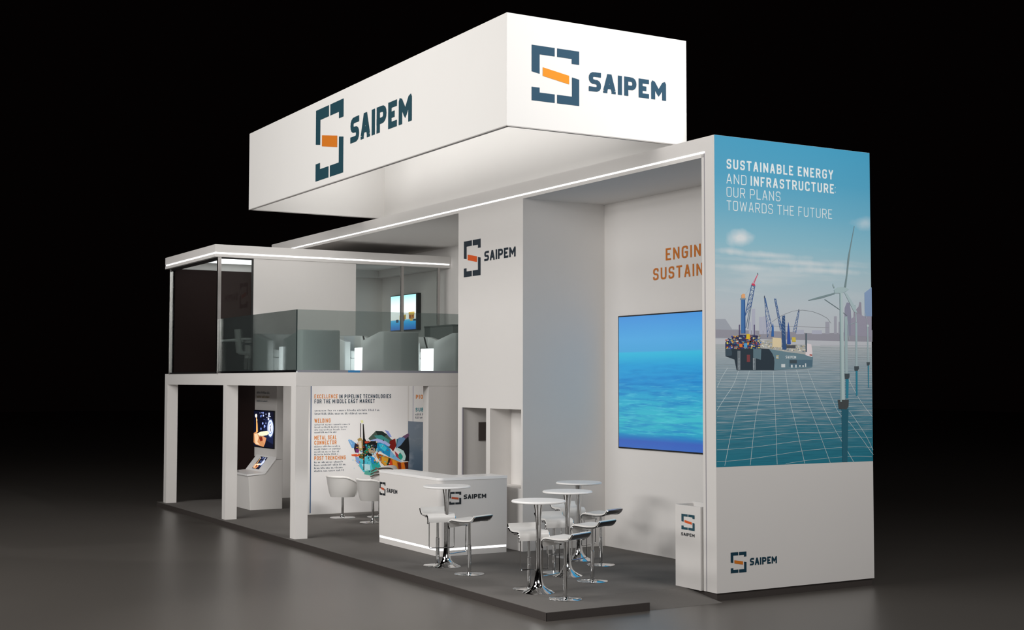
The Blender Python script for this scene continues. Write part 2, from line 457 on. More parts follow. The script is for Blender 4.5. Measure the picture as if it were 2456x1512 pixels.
4 b3c2c7 2537,2428 2537,2432 2697,2430 2697,2425
4 b3c2c7 14,2339 14,2344 153,2343 153,2339
4 b3c2c7 153,2339 153,2343 293,2344 293,2340
4 b3c2c7 293,2340 293,2344 433,2347 434,2342
4 b3c2c7 434,2342 433,2347 575,2350 576,2346
4 b3c2c7 576,2346 575,2350 719,2354 719,2350
4 b3c2c7 719,2350 719,2354 863,2359 863,2354
4 b3c2c7 863,2354 863,2359 1009,2364 1009,2359
4 b3c2c7 1009,2359 1009,2364 1156,2368 1156,2364
4 b3c2c7 1156,2364 1156,2368 1304,2371 1304,2367
4 b3c2c7 1304,2367 1304,2371 1453,2372 1453,2367
4 b3c2c7 1453,2367 1453,2372 1604,2369 1604,2365
4 b3c2c7 1604,2365 1604,2369 1756,2366 1756,2362
4 b3c2c7 1756,2362 1756,2366 1909,2366 1909,2362
4 b3c2c7 1909,2362 1909,2366 2064,2370 2064,2366
4 b3c2c7 2064,2366 2064,2370 2220,2376 2220,2372
4 b3c2c7 2220,2372 2220,2376 2377,2381 2377,2377
4 b3c2c7 2377,2377 2377,2381 2536,2383 2536,2378
4 b3c2c7 2536,2378 2536,2383 2696,2381 2696,2376
4 b3c2c7 14,2280 14,2284 153,2284 153,2280
4 b3c2c7 153,2280 152,2284 292,2285 292,2281
4 b3c2c7 292,2281 292,2285 433,2288 433,2284
4 b3c2c7 433,2284 433,2288 575,2292 575,2287
4 b3c2c7 575,2287 575,2292 718,2296 718,2292
4 b3c2c7 718,2292 718,2296 863,2302 863,2298
4 b3c2c7 863,2298 863,2302 1008,2308 1008,2303
4 b3c2c7 1008,2303 1008,2308 1155,2313 1155,2308
4 b3c2c7 1155,2308 1155,2313 1303,2316 1303,2312
4 b3c2c7 1303,2312 1303,2316 1453,2317 1453,2312
4 b3c2c7 1453,2312 1453,2317 1603,2314 1603,2310
4 b3c2c7 1603,2310 1603,2314 1755,2311 1755,2307
4 b3c2c7 1755,2307 1755,2311 1908,2311 1908,2307
4 b3c2c7 1908,2307 1908,2311 2063,2316 2063,2311
4 b3c2c7 2063,2311 2063,2316 2219,2323 2219,2318
4 b3c2c7 2219,2318 2219,2323 2376,2329 2377,2324
4 b3c2c7 2376,2324 2376,2329 2535,2330 2535,2326
4 b3c2c7 2535,2326 2535,2330 2695,2328 2695,2323
4 b3c2c7 14,2213 13,2218 152,2217 152,2213
4 b3c2c7 152,2213 152,2217 292,2219 292,2215
4 b3c2c7 292,2215 292,2219 432,2222 433,2218
4 b3c2c7 433,2218 432,2222 574,2226 575,2222
4 b3c2c7 575,2222 574,2226 717,2232 718,2227
4 b3c2c7 718,2227 717,2232 862,2238 862,2234
4 b3c2c7 862,2234 862,2238 1007,2245 1008,2240
4 b3c2c7 1008,2240 1007,2245 1154,2251 1155,2246
4 b3c2c7 1155,2246 1154,2251 1302,2255 1303,2250
4 b3c2c7 1303,2250 1303,2255 1452,2255 1452,2251
4 b3c2c7 1452,2251 1452,2255 1603,2252 1602,2248
4 b3c2c7 1602,2248 1603,2252 1754,2249 1754,2244
4 b3c2c7 1754,2244 1754,2249 1907,2249 1908,2245
4 b3c2c7 1908,2245 1907,2249 2062,2254 2062,2250
4 b3c2c7 2062,2250 2062,2254 2218,2263 2218,2258
4 b3c2c7 2218,2258 2218,2263 2375,2269 2376,2265
4 b3c2c7 2376,2265 2375,2269 2534,2271 2534,2267
4 b3c2c7 2534,2267 2534,2271 2694,2268 2694,2264
4 b3c2c7 13,2135 13,2140 151,2140 151,2135
4 b3c2c7 151,2135 151,2140 291,2141 291,2137
4 b3c2c7 291,2137 291,2141 432,2145 432,2141
4 b3c2c7 432,2141 432,2145 574,2150 574,2146
4 b3c2c7 574,2146 573,2150 717,2156 717,2152
4 b3c2c7 717,2152 717,2156 861,2163 861,2159
4 b3c2c7 861,2159 861,2163 1007,2171 1007,2167
4 b3c2c7 1007,2167 1007,2171 1153,2178 1154,2174
4 b3c2c7 1154,2174 1154,2178 1302,2183 1302,2178
4 b3c2c7 1302,2178 1302,2183 1451,2183 1451,2179
4 b3c2c7 1451,2179 1451,2183 1602,2180 1601,2176
4 b3c2c7 1601,2176 1602,2180 1753,2176 1753,2172
4 b3c2c7 1753,2172 1753,2176 1906,2177 1907,2172
4 b3c2c7 1907,2172 1906,2177 2061,2183 2061,2178
4 b3c2c7 2061,2178 2061,2183 2217,2192 2217,2188
4 b3c2c7 2217,2188 2217,2192 2374,2200 2375,2195
4 b3c2c7 2374,2195 2374,2200 2533,2202 2533,2198
4 b3c2c7 2533,2198 2533,2202 2693,2199 2693,2195
4 b3c2c7 12,2039 12,2043 151,2043 151,2039
4 b3c2c7 151,2039 150,2043 290,2045 290,2041
4 b3c2c7 290,2041 290,2045 431,2050 431,2045
4 b3c2c7 431,2045 431,2050 573,2055 573,2051
4 b3c2c7 573,2051 573,2055 716,2063 716,2059
4 b3c2c7 716,2059 716,2063 860,2071 861,2067
4 b3c2c7 861,2067 860,2071 1006,2080 1006,2076
4 b3c2c7 1006,2076 1006,2080 1152,2088 1153,2084
4 b3c2c7 1153,2084 1152,2088 1301,2093 1301,2089
4 b3c2c7 1301,2089 1301,2093 1450,2094 1450,2090
4 b3c2c7 1450,2090 1450,2094 1600,2091 1600,2087
4 b3c2c7 1600,2087 1600,2091 1752,2087 1752,2082
4 b3c2c7 1752,2082 1752,2087 1905,2087 1905,2083
4 b3c2c7 1905,2083 1905,2087 2060,2094 2060,2090
4 b3c2c7 2060,2090 2060,2094 2215,2105 2216,2101
4 b3c2c7 2216,2101 2216,2105 2373,2114 2373,2110
4 b3c2c7 2373,2110 2373,2114 2532,2117 2532,2112
4 b3c2c7 2532,2112 2532,2117 2692,2113 2692,2109
4 b3c2c7 11,1924 11,1928 150,1928 150,1924
4 b3c2c7 150,1924 150,1928 289,1931 289,1927
4 b3c2c7 289,1927 289,1931 430,1936 430,1932
4 b3c2c7 430,1932 430,1936 571,1943 572,1939
4 b3c2c7 572,1939 571,1943 715,1951 715,1947
4 b3c2c7 715,1947 715,1951 859,1961 859,1957
4 b3c2c7 859,1957 859,1961 1004,1971 1005,1967
4 b3c2c7 1005,1967 1004,1971 1151,1981 1152,1977
4 b3c2c7 1152,1977 1151,1981 1299,1987 1300,1983
4 b3c2c7 1300,1983 1299,1987 1449,1989 1449,1984
4 b3c2c7 1449,1984 1449,1989 1599,1985 1599,1980
4 b3c2c7 1599,1980 1599,1985 1751,1980 1751,1975
4 b3c2c7 1751,1975 1751,1980 1904,1980 1904,1976
4 b3c2c7 1904,1976 1904,1980 2058,1989 2059,1984
4 b3c2c7 2059,1984 2058,1989 2214,2001 2215,1997
4 b3c2c7 2215,1997 2214,2001 2371,2012 2372,2007
4 b3c2c7 2372,2007 2371,2012 2530,2015 2530,2011
4 b3c2c7 2530,2011 2530,2015 2690,2011 2690,2007
4 b3c2c7 10,1795 10,1799 148,1799 149,1795
4 b3c2c7 149,1795 148,1799 288,1802 288,1798
4 b3c2c7 288,1798 288,1802 428,1808 429,1804
4 b3c2c7 429,1804 428,1808 570,1816 571,1812
4 b3c2c7 571,1812 570,1816 713,1826 714,1822
4 b3c2c7 714,1822 713,1826 857,1837 858,1833
4 b3c2c7 858,1833 857,1837 1003,1850 1004,1845
4 b3c2c7 1004,1845 1003,1850 1150,1862 1150,1858
4 b3c2c7 1150,1858 1150,1862 1298,1874 1298,1869
4 b3c2c7 1298,1869 1298,1874 1447,1883 1448,1879
4 b3c2c7 1448,1879 1447,1883 1598,1891 1598,1887
4 b3c2c7 1598,1887 1598,1891 1749,1897 1750,1892
4 b3c2c7 1750,1892 1749,1897 1903,1902 1903,1898
4 b3c2c7 1903,1898 1903,1902 2057,1907 2057,1902
4 b3c2c7 2057,1902 2057,1907 2213,1910 2213,1906
4 b3c2c7 2213,1906 2213,1910 2370,1911 2370,1906
4 b3c2c7 2370,1906 2370,1911 2528,1907 2528,1902
4 b3c2c7 2528,1902 2529,1907 2688,1898 2688,1894
4 b3c2c7 9,1647 9,1651 147,1651 147,1647
4 b3c2c7 148,1647 147,1651 287,1655 287,1651
4 b3c2c7 287,1651 287,1655 427,1662 428,1657
4 b3c2c7 428,1657 427,1662 569,1671 569,1667
4 b3c2c7 569,1667 569,1671 712,1683 712,1678
4 b3c2c7 713,1678 712,1683 856,1696 857,1692
4 b3c2c7 857,1692 856,1696 1001,1710 1002,1706
4 b3c2c7 1002,1706 1001,1710 1148,1724 1149,1720
4 b3c2c7 1149,1720 1148,1724 1296,1738 1297,1734
4 b3c2c7 1297,1734 1296,1738 1445,1749 1446,1745
4 b3c2c7 1446,1745 1445,1749 1596,1758 1596,1754
4 b3c2c7 1596,1754 1596,1758 1748,1765 1748,1760
4 b3c2c7 1748,1760 1748,1765 1901,1771 1901,1766
4 b3c2c7 1901,1766 1901,1771 2055,1776 2056,1772
4 b3c2c7 2056,1772 2055,1776 2211,1781 2211,1776
4 b3c2c7 2211,1776 2211,1781 2368,1781 2368,1776
4 b3c2c7 2368,1776 2368,1781 2526,1776 2526,1772
4 b3c2c7 2526,1772 2527,1776 2686,1767 2686,1762
4 b3c2c7 1147,1586 1147,1590 1294,1605 1295,1601
4 b3c2c7 1295,1601 1295,1605 1444,1618 1445,1614
4 b3c2c7 1444,1614 1444,1618 1594,1628 1595,1624
4 b3c2c7 1595,1624 1594,1628 1746,1636 1746,1632
4 b3c2c7 1746,1632 1746,1636 1899,1643 1899,1639
4 b3c2c7 1899,1639 1899,1643 2053,1649 2054,1645
4 b3c2c7 2054,1645 2053,1649 2209,1654 2209,1650
4 b3c2c7 2209,1650 2209,1654 2366,1655 2366,1650
4 b3c2c7 2366,1650 2366,1655 2524,1650 2524,1645
4 b3c2c7 2524,1645 2525,1650 2684,1639 2684,1635
5 26343f 156,3086 265,3083 756,3090 895,3078 961,2995 971,2804 338,2801 304,2938 159,2977
6 3a4c58 156,3073 247,3074 264,3024 258,2987 159,2979
6 64808c 877,3078 1169,3044 1467,3019 1636,2979 1622,2850 1578,2834 959,2804 970,2949 931,3023
6 5b747f 613,3079 747,3076 738,2937 611,2964
7 4d6a7b 1217,2942 1623,2945 1622,2855 1216,2848
7 b9c3c8 357,3048 366,3048 363,2806 355,2806
7 b9c3c8 387,3048 395,3049 393,2806 385,2806
7 8796a0 359,2955 362,2959 392,2945 388,2941
7 8796a0 359,2937 362,2941 391,2928 388,2924
7 8796a0 359,2920 362,2924 391,2910 388,2906
7 8796a0 359,2902 362,2906 391,2893 388,2889
7 8796a0 358,2885 362,2889 391,2876 388,2871
7 8796a0 358,2868 361,2872 391,2858 388,2854
7 8796a0 358,2850 361,2854 391,2841 387,2837
7 8796a0 358,2833 361,2837 390,2823 387,2819
7 8796a0 358,2815 361,2820 390,2806 387,2802
7 b9c3c8 607,2959 616,2959 614,2807 606,2807
7 b9c3c8 637,2959 645,2959 644,2807 636,2807
7 8796a0 610,2957 613,2961 643,2948 639,2943
7 8796a0 610,2939 613,2944 643,2930 639,2926
7 8796a0 609,2922 613,2926 642,2913 639,2908
7 8796a0 609,2904 613,2909 642,2895 639,2891
7 8796a0 609,2887 612,2891 642,2877 639,2873
7 8796a0 609,2869 612,2874 642,2860 639,2856
7 8796a0 609,2852 612,2856 642,2842 638,2838
7 8796a0 609,2834 612,2839 642,2825 638,2821
7 8796a0 608,2817 612,2821 641,2807 638,2803
8 c8d0d2 1082,2884 1149,2885 1149,2843 1081,2842
8 c8d0d2 1248,2876 1278,2876 1278,2839 1247,2839
8 c8d0d2 1322,2877 1347,2877 1346,2839 1321,2839
8 c8d0d2 1390,2872 1415,2873 1415,2851 1390,2851
8 c8d0d2 1446,2873 1471,2873 1471,2849 1446,2849
8 c8d0d2 1493,2897 1513,2897 1512,2850 1492,2850
8 d8c37c 997,2995 1040,2996 1040,2987 997,2986
8 e6e6dc 995,2979 1036,2979 1036,2970 995,2969
8 d8c37c 997,2964 1040,2964 1040,2956 997,2955
8 3c4a52 1230,2940 1351,2941 1351,2896 1229,2895
8 7a3b40 505,2999 558,3000 557,2908 504,2907
8 4a4f55 1146,3133 1331,3136 1331,3093 1145,3091
6 2a2f55 157,3150 201,3206 260,3197 266,3230 413,3255 686,3251 733,3178 756,3085 156,3077
6 a8aaa6 721,3178 927,3209 1171,3147 1506,3143 1511,3006 1169,3039 877,3078 732,3085
7 9b3a35 289,3227 309,3227 308,3219 289,3219
7 25356b 168,3131 184,3131 184,3111 168,3111
7 9b3a35 280,3155 297,3156 297,3147 280,3147
7 d8d0c0 302,3089 312,3089 312,3074 302,3074
7 2a2a38 607,3217 625,3218 625,3203 607,3203
7 2f6f86 698,3110 717,3110 717,3092 698,3092
7 9b3a35 534,3164 548,3165 548,3152 534,3152
7 25356b 689,3115 723,3115 723,3097 689,3097
7 3b4a9a 669,3155 702,3156 701,3138 669,3137
7 e0a53a 266,3174 282,3174 282,3162 266,3162
7 7c8a94 327,3111 337,3111 337,3105 327,3104
7 3c6aa8 720,3165 746,3166 746,3150 719,3149
7 7c8a94 720,3219 741,3219 740,3211 720,3210
7 7c8a94 404,3215 425,3216 425,3202 404,3201
7 e0a53a 469,3097 481,3098 481,3091 469,3091
7 3c6aa8 311,3148 343,3149 343,3141 311,3141
7 d8d0c0 320,3240 338,3240 338,3234 320,3233
7 3c6aa8 569,3090 579,3090 579,3080 569,3080
7 9b3a35 593,3181 627,3182 627,3167 593,3166
7 4a4458 321,3213 342,3213 342,3206 321,3205
7 c65b3a 493,3221 517,3222 517,3211 493,3210
7 9b3a35 251,3114 270,3114 269,3105 251,3104
7 25356b 403,3212 436,3212 436,3205 403,3204
7 25356b 188,3176 214,3177 214,3169 188,3169
7 3b4a9a 463,3150 480,3151 480,3145 463,3144
7 e0a53a 320,3080 346,3080 346,3072 319,3072
7 e0a53a 292,3176 302,3176 302,3165 292,3165
7 25356b 520,3177 535,3177 535,3169 520,3169
7 d8d0c0 299,3204 314,3204 314,3195 299,3195
7 e8d25a 236,3191 269,3192 269,3178 236,3177
7 2a2a38 381,3097 408,3097 408,3080 381,3080
7 e8d25a 179,3150 200,3151 199,3132 179,3131
7 7c8a94 663,3097 681,3097 681,3082 663,3081
7 d8d0c0 333,3175 348,3176 348,3158 333,3158
7 d8d0c0 346,3180 368,3180 368,3162 346,3162
7 3c6aa8 699,3140 710,3140 709,3121 699,3121
7 2a2a38 588,3204 620,3205 620,3187 588,3186
7 e0a53a 513,3154 542,3154 542,3135 513,3134
7 d8d0c0 606,3214 620,3215 620,3200 606,3200
7 3b4a9a 221,3101 250,3101 250,3083 221,3083
7 3b4a9a 186,3084 199,3084 199,3069 186,3069
7 25356b 592,3171 615,3171 615,3165 592,3165
7 3c6aa8 548,3230 572,3230 572,3221 548,3220
7 d8d0c0 180,3187 212,3187 212,3169 180,3168
7 4a4458 628,3112 639,3113 639,3099 628,3099
7 4a4458 271,3083 290,3083 290,3070 270,3070
7 3b4a9a 210,3183 235,3183 235,3165 210,3165
7 7c8a94 721,3182 749,3183 749,3171 721,3170
7 4a4458 654,3218 671,3218 671,3200 653,3200
7 2a2a38 222,3131 241,3131 241,3123 222,3123
7 25356b 240,3139 258,3139 258,3125 240,3125
7 c65b3a 557,3248 574,3248 574,3234 556,3234
7 4a4458 599,3150 622,3150 622,3137 599,3136
7 7c8a94 634,3191 664,3191 664,3171 634,3171
7 c65b3a 158,3190 191,3190 190,3177 158,3176
7 c65b3a 597,3155 631,3155 631,3142 596,3142
7 2f6f86 501,3174 514,3175 514,3158 500,3157
7 7c8a94 713,3195 734,3195 734,3181 713,3180
7 e8d25a 612,3220 646,3221 646,3210 612,3209
7 7c8a94 603,3137 636,3138 636,3131 603,3131
7 d8d0c0 685,3221 712,3221 712,3211 685,3211
7 9b3a35 654,3150 677,3150 677,3134 654,3133
7 e8d25a 607,3115 641,3116 641,3108 607,3108
7 9b3a35 713,3141 749,3142 749,3135 713,3135
7 7c8a94 253,3164 285,3165 285,3156 253,3156
7 c65b3a 325,3092 345,3092 345,3078 325,3077
7 7c8a94 552,3197 568,3197 568,3187 552,3187
7 2f6f86 454,3172 484,3172 484,3159 453,3159
7 3b4a9a 315,3176 325,3177 325,3168 315,3168
7 4a4458 413,3153 444,3154 444,3142 413,3142
7 7c8a94 507,3222 518,3222 518,3202 507,3202
7 d8d0c0 675,3150 693,3151 693,3144 675,3143
7 9b3a35 427,3140 449,3141 449,3126 427,3126
7 3c6aa8 240,3169 257,3169 257,3150 240,3150
7 3b4a9a 379,3149 405,3150 404,3134 379,3133
7 25356b 303,3158 316,3158 316,3151 303,3151
7 7c8a94 693,3237 709,3238 709,3219 692,3219
7 7c8a94 318,3098 345,3098 345,3082 317,3081
7 2f6f86 389,3224 417,3225 417,3218 389,3217
7 3c6aa8 546,3128 570,3129 570,3116 546,3115
7 3c6aa8 277,3194 299,3195 299,3184 277,3183
7 4a4458 650,3208 670,3208 669,3192 650,3192
7 7c8a94 340,3181 361,3181 361,3175 340,3175
7 e8d25a 167,3082 180,3082 180,3075 167,3075
7 2a2a38 620,3211 645,3212 644,3199 620,3199
7 7c8a94 454,3100 475,3101 475,3084 454,3084
7 e8d25a 685,3188 717,3188 717,3170 685,3170
7 7c8a94 262,3165 294,3166 294,3155 261,3154
7 e0a53a 625,3181 654,3182 654,3164 625,3163
7 c65b3a 299,3103 325,3103 325,3093 299,3093
7 2f6f86 508,3192 539,3192 539,3173 507,3173
7 3b4a9a 654,3141 682,3141 682,3127 654,3126
7 25356b 423,3088 456,3089 456,3081 422,3080
7 e0a53a 435,3156 460,3157 460,3147 435,3147
7 d8d0c0 536,3192 562,3193 562,3185 536,3185
7 25356b 221,3081 252,3081 252,3070 221,3069
7 2a2a38 197,3170 213,3170 213,3150 197,3150
7 e0a53a 707,3250 735,3250 735,3241 707,3241
7 4a4458 658,3126 689,3126 689,3116 658,3116
7 9b3a35 512,3181 526,3181 525,3168 511,3168
7 e0a53a 580,3106 597,3106 597,3090 580,3090
7 4a4458 553,3176 567,3176 567,3170 552,3170
7 7c8a94 682,3205 712,3205 712,3194 682,3193
7 d8d0c0 680,3183 709,3183 709,3174 680,3174
7 7c8a94 444,3242 460,3242 460,3232 444,3232
7 3c6aa8 230,3107 242,3107 241,3087 230,3087
7 e0a53a 504,3132 538,3132 538,3123 504,3122
7 c65b3a 658,3167 671,3168 671,3157 658,3157
7 9b3a35 477,3213 489,3214 488,3200 477,3200
7 7c8a94 220,3082 237,3082 236,3069 220,3069
7 2a2a38 240,3109 267,3109 266,3089 240,3089
7 d8d0c0 576,3124 607,3124 606,3108 576,3108
7 e8d25a 176,3158 194,3158 194,3138 176,3138
7 25356b 631,3086 645,3086 645,3075 631,3075
7 25356b 695,3093 723,3093 723,3076 695,3075
7 c65b3a 535,3205 569,3205 568,3190 535,3189
7 3b4a9a 215,3173 228,3173 228,3161 215,3161
7 25356b 435,3193 455,3193 455,3182 434,3181
7 e0a53a 584,3243 597,3243 597,3234 584,3234
7 4a4458 359,3102 393,3103 393,3087 359,3087
7 2f6f86 360,3128 393,3129 393,3120 360,3120
7 d8d0c0 260,3155 270,3155 270,3148 260,3148
7 25356b 621,3128 655,3129 655,3116 621,3115
7 4a4458 692,3118 723,3118 723,3110 692,3110
7 c65b3a 503,3190 513,3190 513,3174 503,3174
7 9b3a35 173,3103 201,3104 201,3092 173,3092
7 3c6aa8 341,3146 352,3146 352,3140 341,3140
7 e8d25a 706,3164 720,3164 720,3149 706,3149
7 e0a53a 343,3241 370,3242 370,3231 343,3230
7 d8d0c0 607,3227 618,3227 618,3218 607,3218
7 2a2a38 287,3122 310,3122 310,3111 287,3111
7 2f6f86 349,3133 373,3134 373,3114 349,3114
7 2f6f86 301,3189 324,3189 324,3176 301,3175
7 9b3a35 476,3106 498,3106 498,3089 476,3088
7 2a2a38 654,3151 690,3152 689,3144 654,3144
7 9b3a35 234,3098 257,3098 257,3087 234,3087
7 3c6aa8 556,3241 587,3241 587,3234 556,3233
7 e0a53a 304,3235 326,3235 326,3217 304,3216
7 25356b 517,3122 540,3122 540,3106 517,3105
7 3b4a9a 657,3203 678,3203 678,3197 657,3197
7 7c8a94 494,3096 513,3096 513,3087 494,3087
7 7c8a94 201,3146 234,3147 234,3137 201,3137
7 9b3a35 695,3115 710,3115 710,3096 695,3096
7 3b4a9a 721,3250 731,3250 731,3240 721,3240
7 3c6aa8 451,3236 475,3236 474,3226 451,3225
7 9b3a35 510,3163 534,3164 534,3148 510,3147
7 3b4a9a 234,3083 266,3083 266,3070 234,3069
7 9b3a35 338,3189 355,3189 354,3175 338,3175
7 25356b 482,3144 507,3144 507,3139 482,3138
7 2f6f86 588,3159 609,3159 609,3149 588,3149
7 e8d25a 701,3226 720,3226 720,3214 701,3213
7 25356b 409,3084 444,3084 444,3072 409,3072
7 7c8a94 482,3153 497,3153 496,3133 482,3133
7 3c6aa8 478,3148 506,3149 506,3129 478,3129
7 e0a53a 327,3192 344,3193 344,3182 327,3182
7 3c6aa8 455,3145 472,3145 472,3127 455,3127
7 e0a53a 332,3102 362,3103 362,3092 332,3092
7 25356b 256,3227 291,3228 291,3222 256,3221
7 3c6aa8 182,3084 214,3085 214,3069 182,3069
7 e0a53a 281,3203 316,3204 316,3192 281,3192
7 2f6f86 511,3091 532,3091 532,3078 511,3078
7 3c6aa8 602,3233 613,3234 613,3228 602,3228
7 2f6f86 399,3124 423,3124 423,3105 399,3104
7 9b3a35 441,3101 454,3101 454,3091 441,3091
7 4a4458 583,3154 606,3154 606,3135 583,3135
7 3b4a9a 467,3232 481,3232 481,3220 467,3220
7 c65b3a 275,3239 292,3239 292,3232 275,3232
7 4a4458 402,3188 435,3189 435,3177 402,3177
7 9b3a35 532,3101 552,3101 552,3082 532,3082
7 9b3a35 606,3193 625,3193 625,3180 606,3180
7 e8d25a 556,3176 584,3177 584,3158 556,3158
7 3b4a9a 639,3223 660,3223 660,3216 639,3216
7 e0a53a 176,3092 201,3092 201,3077 176,3077
7 4a4458 501,3119 516,3119 516,3106 501,3106
7 25356b 403,3158 429,3158 429,3146 402,3145
7 2a2a38 629,3178 648,3179 648,3160 629,3160
7 2a2a38 314,3221 332,3221 332,3212 314,3212
7 e8d25a 691,3099 726,3099 726,3086 691,3086
7 2f6f86 601,3088 635,3089 635,3075 601,3074
7 25356b 505,3112 539,3112 539,3093 505,3092
7 3c6aa8 574,3138 590,3138 590,3123 574,3123
7 7c8a94 654,3161 686,3162 686,3149 654,3149
7 2f6f86 647,3200 658,3200 657,3182 647,3182
7 d8d0c0 243,3100 273,3101 273,3087 242,3086
7 2a2a38 603,3138 614,3139 614,3131 603,3131
7 e8d25a 515,3211 546,3211 546,3205 515,3204
7 e0a53a 248,3174 279,3174 279,3162 248,3161
7 e8d25a 280,3241 302,3242 302,3231 280,3231
7 7c8a94 384,3224 413,3224 413,3205 384,3205
7 2f6f86 514,3228 530,3228 530,3221 513,3221
7 2a2a38 665,3241 695,3242 695,3235 665,3235
7 7c8a94 295,3163 314,3164 314,3157 295,3157
7 c65b3a 560,3235 574,3235 573,3216 560,3216
7 9b3a35 552,3178 583,3178 583,3159 552,3158
7 3b4a9a 253,3237 278,3238 278,3225 252,3224
7 7c8a94 421,3173 455,3174 455,3162 421,3161
7 2f6f86 296,3150 312,3150 312,3135 296,3134
7 3c6aa8 653,3203 687,3203 687,3186 653,3185
7 4a4458 445,3215 478,3216 478,3208 445,3208
7 3b4a9a 529,3227 543,3227 543,3209 529,3209
7 9b3a35 655,3160 666,3161 666,3151 655,3150
7 d8d0c0 439,3135 466,3135 466,3130 439,3129
7 e8d25a 622,3122 636,3122 636,3105 622,3105
7 2f6f86 380,3158 396,3158 396,3151 380,3151
7 2f6f86 493,3220 515,3221 515,3202 493,3202
7 e0a53a 693,3126 725,3127 725,3114 693,3114
7 e0a53a 248,3117 266,3118 266,3112 248,3111
7 e8d25a 262,3155 296,3155 295,3145 262,3144
7 c65b3a 253,3183 275,3183 275,3166 252,3166
7 9b3a35 360,3082 395,3082 394,3071 359,3071
7 7c8a94 610,3169 626,3169 626,3162 610,3162
7 7c8a94 299,3172 334,3172 334,3158 299,3158
7 3b4a9a 430,3087 441,3087 441,3076 430,3076
7 3c6aa8 212,3161 222,3161 222,3150 212,3150
7 e0a53a 536,3168 547,3168 546,3160 536,3160
7 d8d0c0 380,3218 402,3218 402,3203 380,3202
7 2a2a38 374,3190 388,3190 388,3175 374,3175
7 25356b 535,3239 568,3240 568,3231 535,3231
7 25356b 454,3191 484,3192 483,3172 454,3171
7 2f6f86 228,3191 256,3191 256,3180 228,3179
7 2a2a38 296,3172 315,3172 315,3166 296,3166
7 2a2a38 228,3141 263,3142 263,3125 228,3124
7 e8d25a 568,3092 591,3092 591,3081 568,3081
7 3b4a9a 214,3106 227,3106 227,3091 213,3091
7 3b4a9a 529,3223 551,3223 551,3207 529,3207
7 25356b 178,3115 195,3115 194,3099 178,3099
7 25356b 398,3201 412,3201 412,3184 398,3183
7 d8d0c0 217,3087 251,3088 251,3070 217,3070
7 7c8a94 467,3095 498,3095 498,3077 467,3076
7 c65b3a 338,3155 371,3156 370,3137 338,3137
9 4d9bd0 459,3146 512,3147 512,3096 458,3095
9 d9b92f 501,3266 555,3267 560,3203 495,3201
9 e07a30 376,3140 429,3136 435,3095 388,3094
7 b5a77c 852,3177 870,3177 870,3168 852,3168
7 b9bfc4 983,3123 997,3123 997,3106 983,3106
7 b5a77c 903,3167 924,3167 924,3154 903,3154
7 6c7a88 1419,3134 1438,3134 1438,3118 1418,3118
7 c9c3ae 1165,3080 1191,3081 1191,3069 1165,3068
7 6c7a88 940,3144 956,3144 956,3131 940,3130
7 9aa6ad 1251,3104 1279,3104 1279,3092 1251,3091
7 b5a77c 947,3117 974,3118 974,3100 947,3100
7 6c7a88 921,3135 943,3136 943,3129 921,3129
7 8d8a7a 1007,3098 1025,3098 1025,3090 1007,3090
7 6c7a88 1182,3075 1215,3076 1215,3064 1182,3064
7 9aa6ad 942,3138 956,3139 956,3124 942,3124
7 e3ddd0 1388,3070 1417,3071 1417,3055 1388,3055
7 c9c3ae 1059,3148 1081,3148 1081,3134 1059,3134
7 8d8a7a 768,3104 778,3104 778,3094 768,3094
7 6c7a88 1002,3090 1013,3091 1013,3078 1002,3078
7 b9bfc4 1005,3109 1033,3109 1033,3103 1005,3102
7 6c7a88 1150,3121 1170,3122 1170,3108 1150,3108
7 c9c3ae 863,3116 880,3116 880,3099 862,3099
7 c9c3ae 1369,3066 1390,3066 1390,3050 1369,3050
7 b5a77c 1445,3123 1480,3124 1480,3112 1445,3112
7 9aa6ad 820,3178 834,3178 834,3166 820,3166
7 8d8a7a 1183,3130 1206,3131 1206,3122 1183,3122
7 d8d2c2 1256,3076 1286,3077 1286,3060 1256,3059
7 e3ddd0 984,3087 998,3087 998,3080 984,3080
7 8d8a7a 1287,3135 1301,3135 1301,3129 1287,3129
7 b9bfc4 791,3171 804,3171 804,3153 791,3153
7 8d8a7a 856,3156 887,3157 887,3151 856,3150
7 b9bfc4 963,3149 984,3149 984,3134 963,3134
7 e3ddd0 1105,3081 1130,3081 1130,3063 1105,3062
7 d8d2c2 765,3184 799,3184 799,3170 765,3170
7 d8d2c2 1371,3117 1399,3117 1398,3103 1371,3102
7 b9bfc4 1289,3087 1319,3087 1319,3076 1289,3075
7 6c7a88 1093,3125 1114,3125 1114,3108 1093,3108
7 c9c3ae 969,3168 984,3168 984,3154 969,3154
7 d8d2c2 1025,3144 1056,3145 1056,3135 1025,3134
7 8d8a7a 928,3091 943,3092 943,3081 928,3080
7 6c7a88 801,3164 821,3164 821,3150 801,3149
7 b9bfc4 810,3109 836,3109 836,3095 810,3094
7 9aa6ad 1285,3077 1305,3078 1304,3071 1285,3070
7 b9bfc4 1156,3077 1184,3077 1184,3069 1156,3069
7 b9bfc4 925,3111 941,3111 941,3102 925,3102
7 b5a77c 1047,3084 1078,3085 1077,3072 1047,3072
7 6c7a88 1480,3122 1500,3123 1500,3111 1480,3111
7 e3ddd0 1264,3130 1293,3131 1292,3112 1264,3112
7 6c7a88 866,3137 893,3138 893,3130 865,3129
7 e3ddd0 968,3160 987,3160 987,3152 968,3151
7 9aa6ad 900,3101 910,3101 910,3093 900,3093
7 b5a77c 1129,3117 1154,3118 1154,3108 1129,3107
7 c9c3ae 1123,3160 1148,3160 1148,3152 1123,3151
7 c9c3ae 1491,3135 1512,3135 1511,3127 1491,3127
7 c9c3ae 809,3115 825,3115 825,3109 809,3109
7 b5a77c 1473,3077 1488,3077 1488,3062 1473,3061
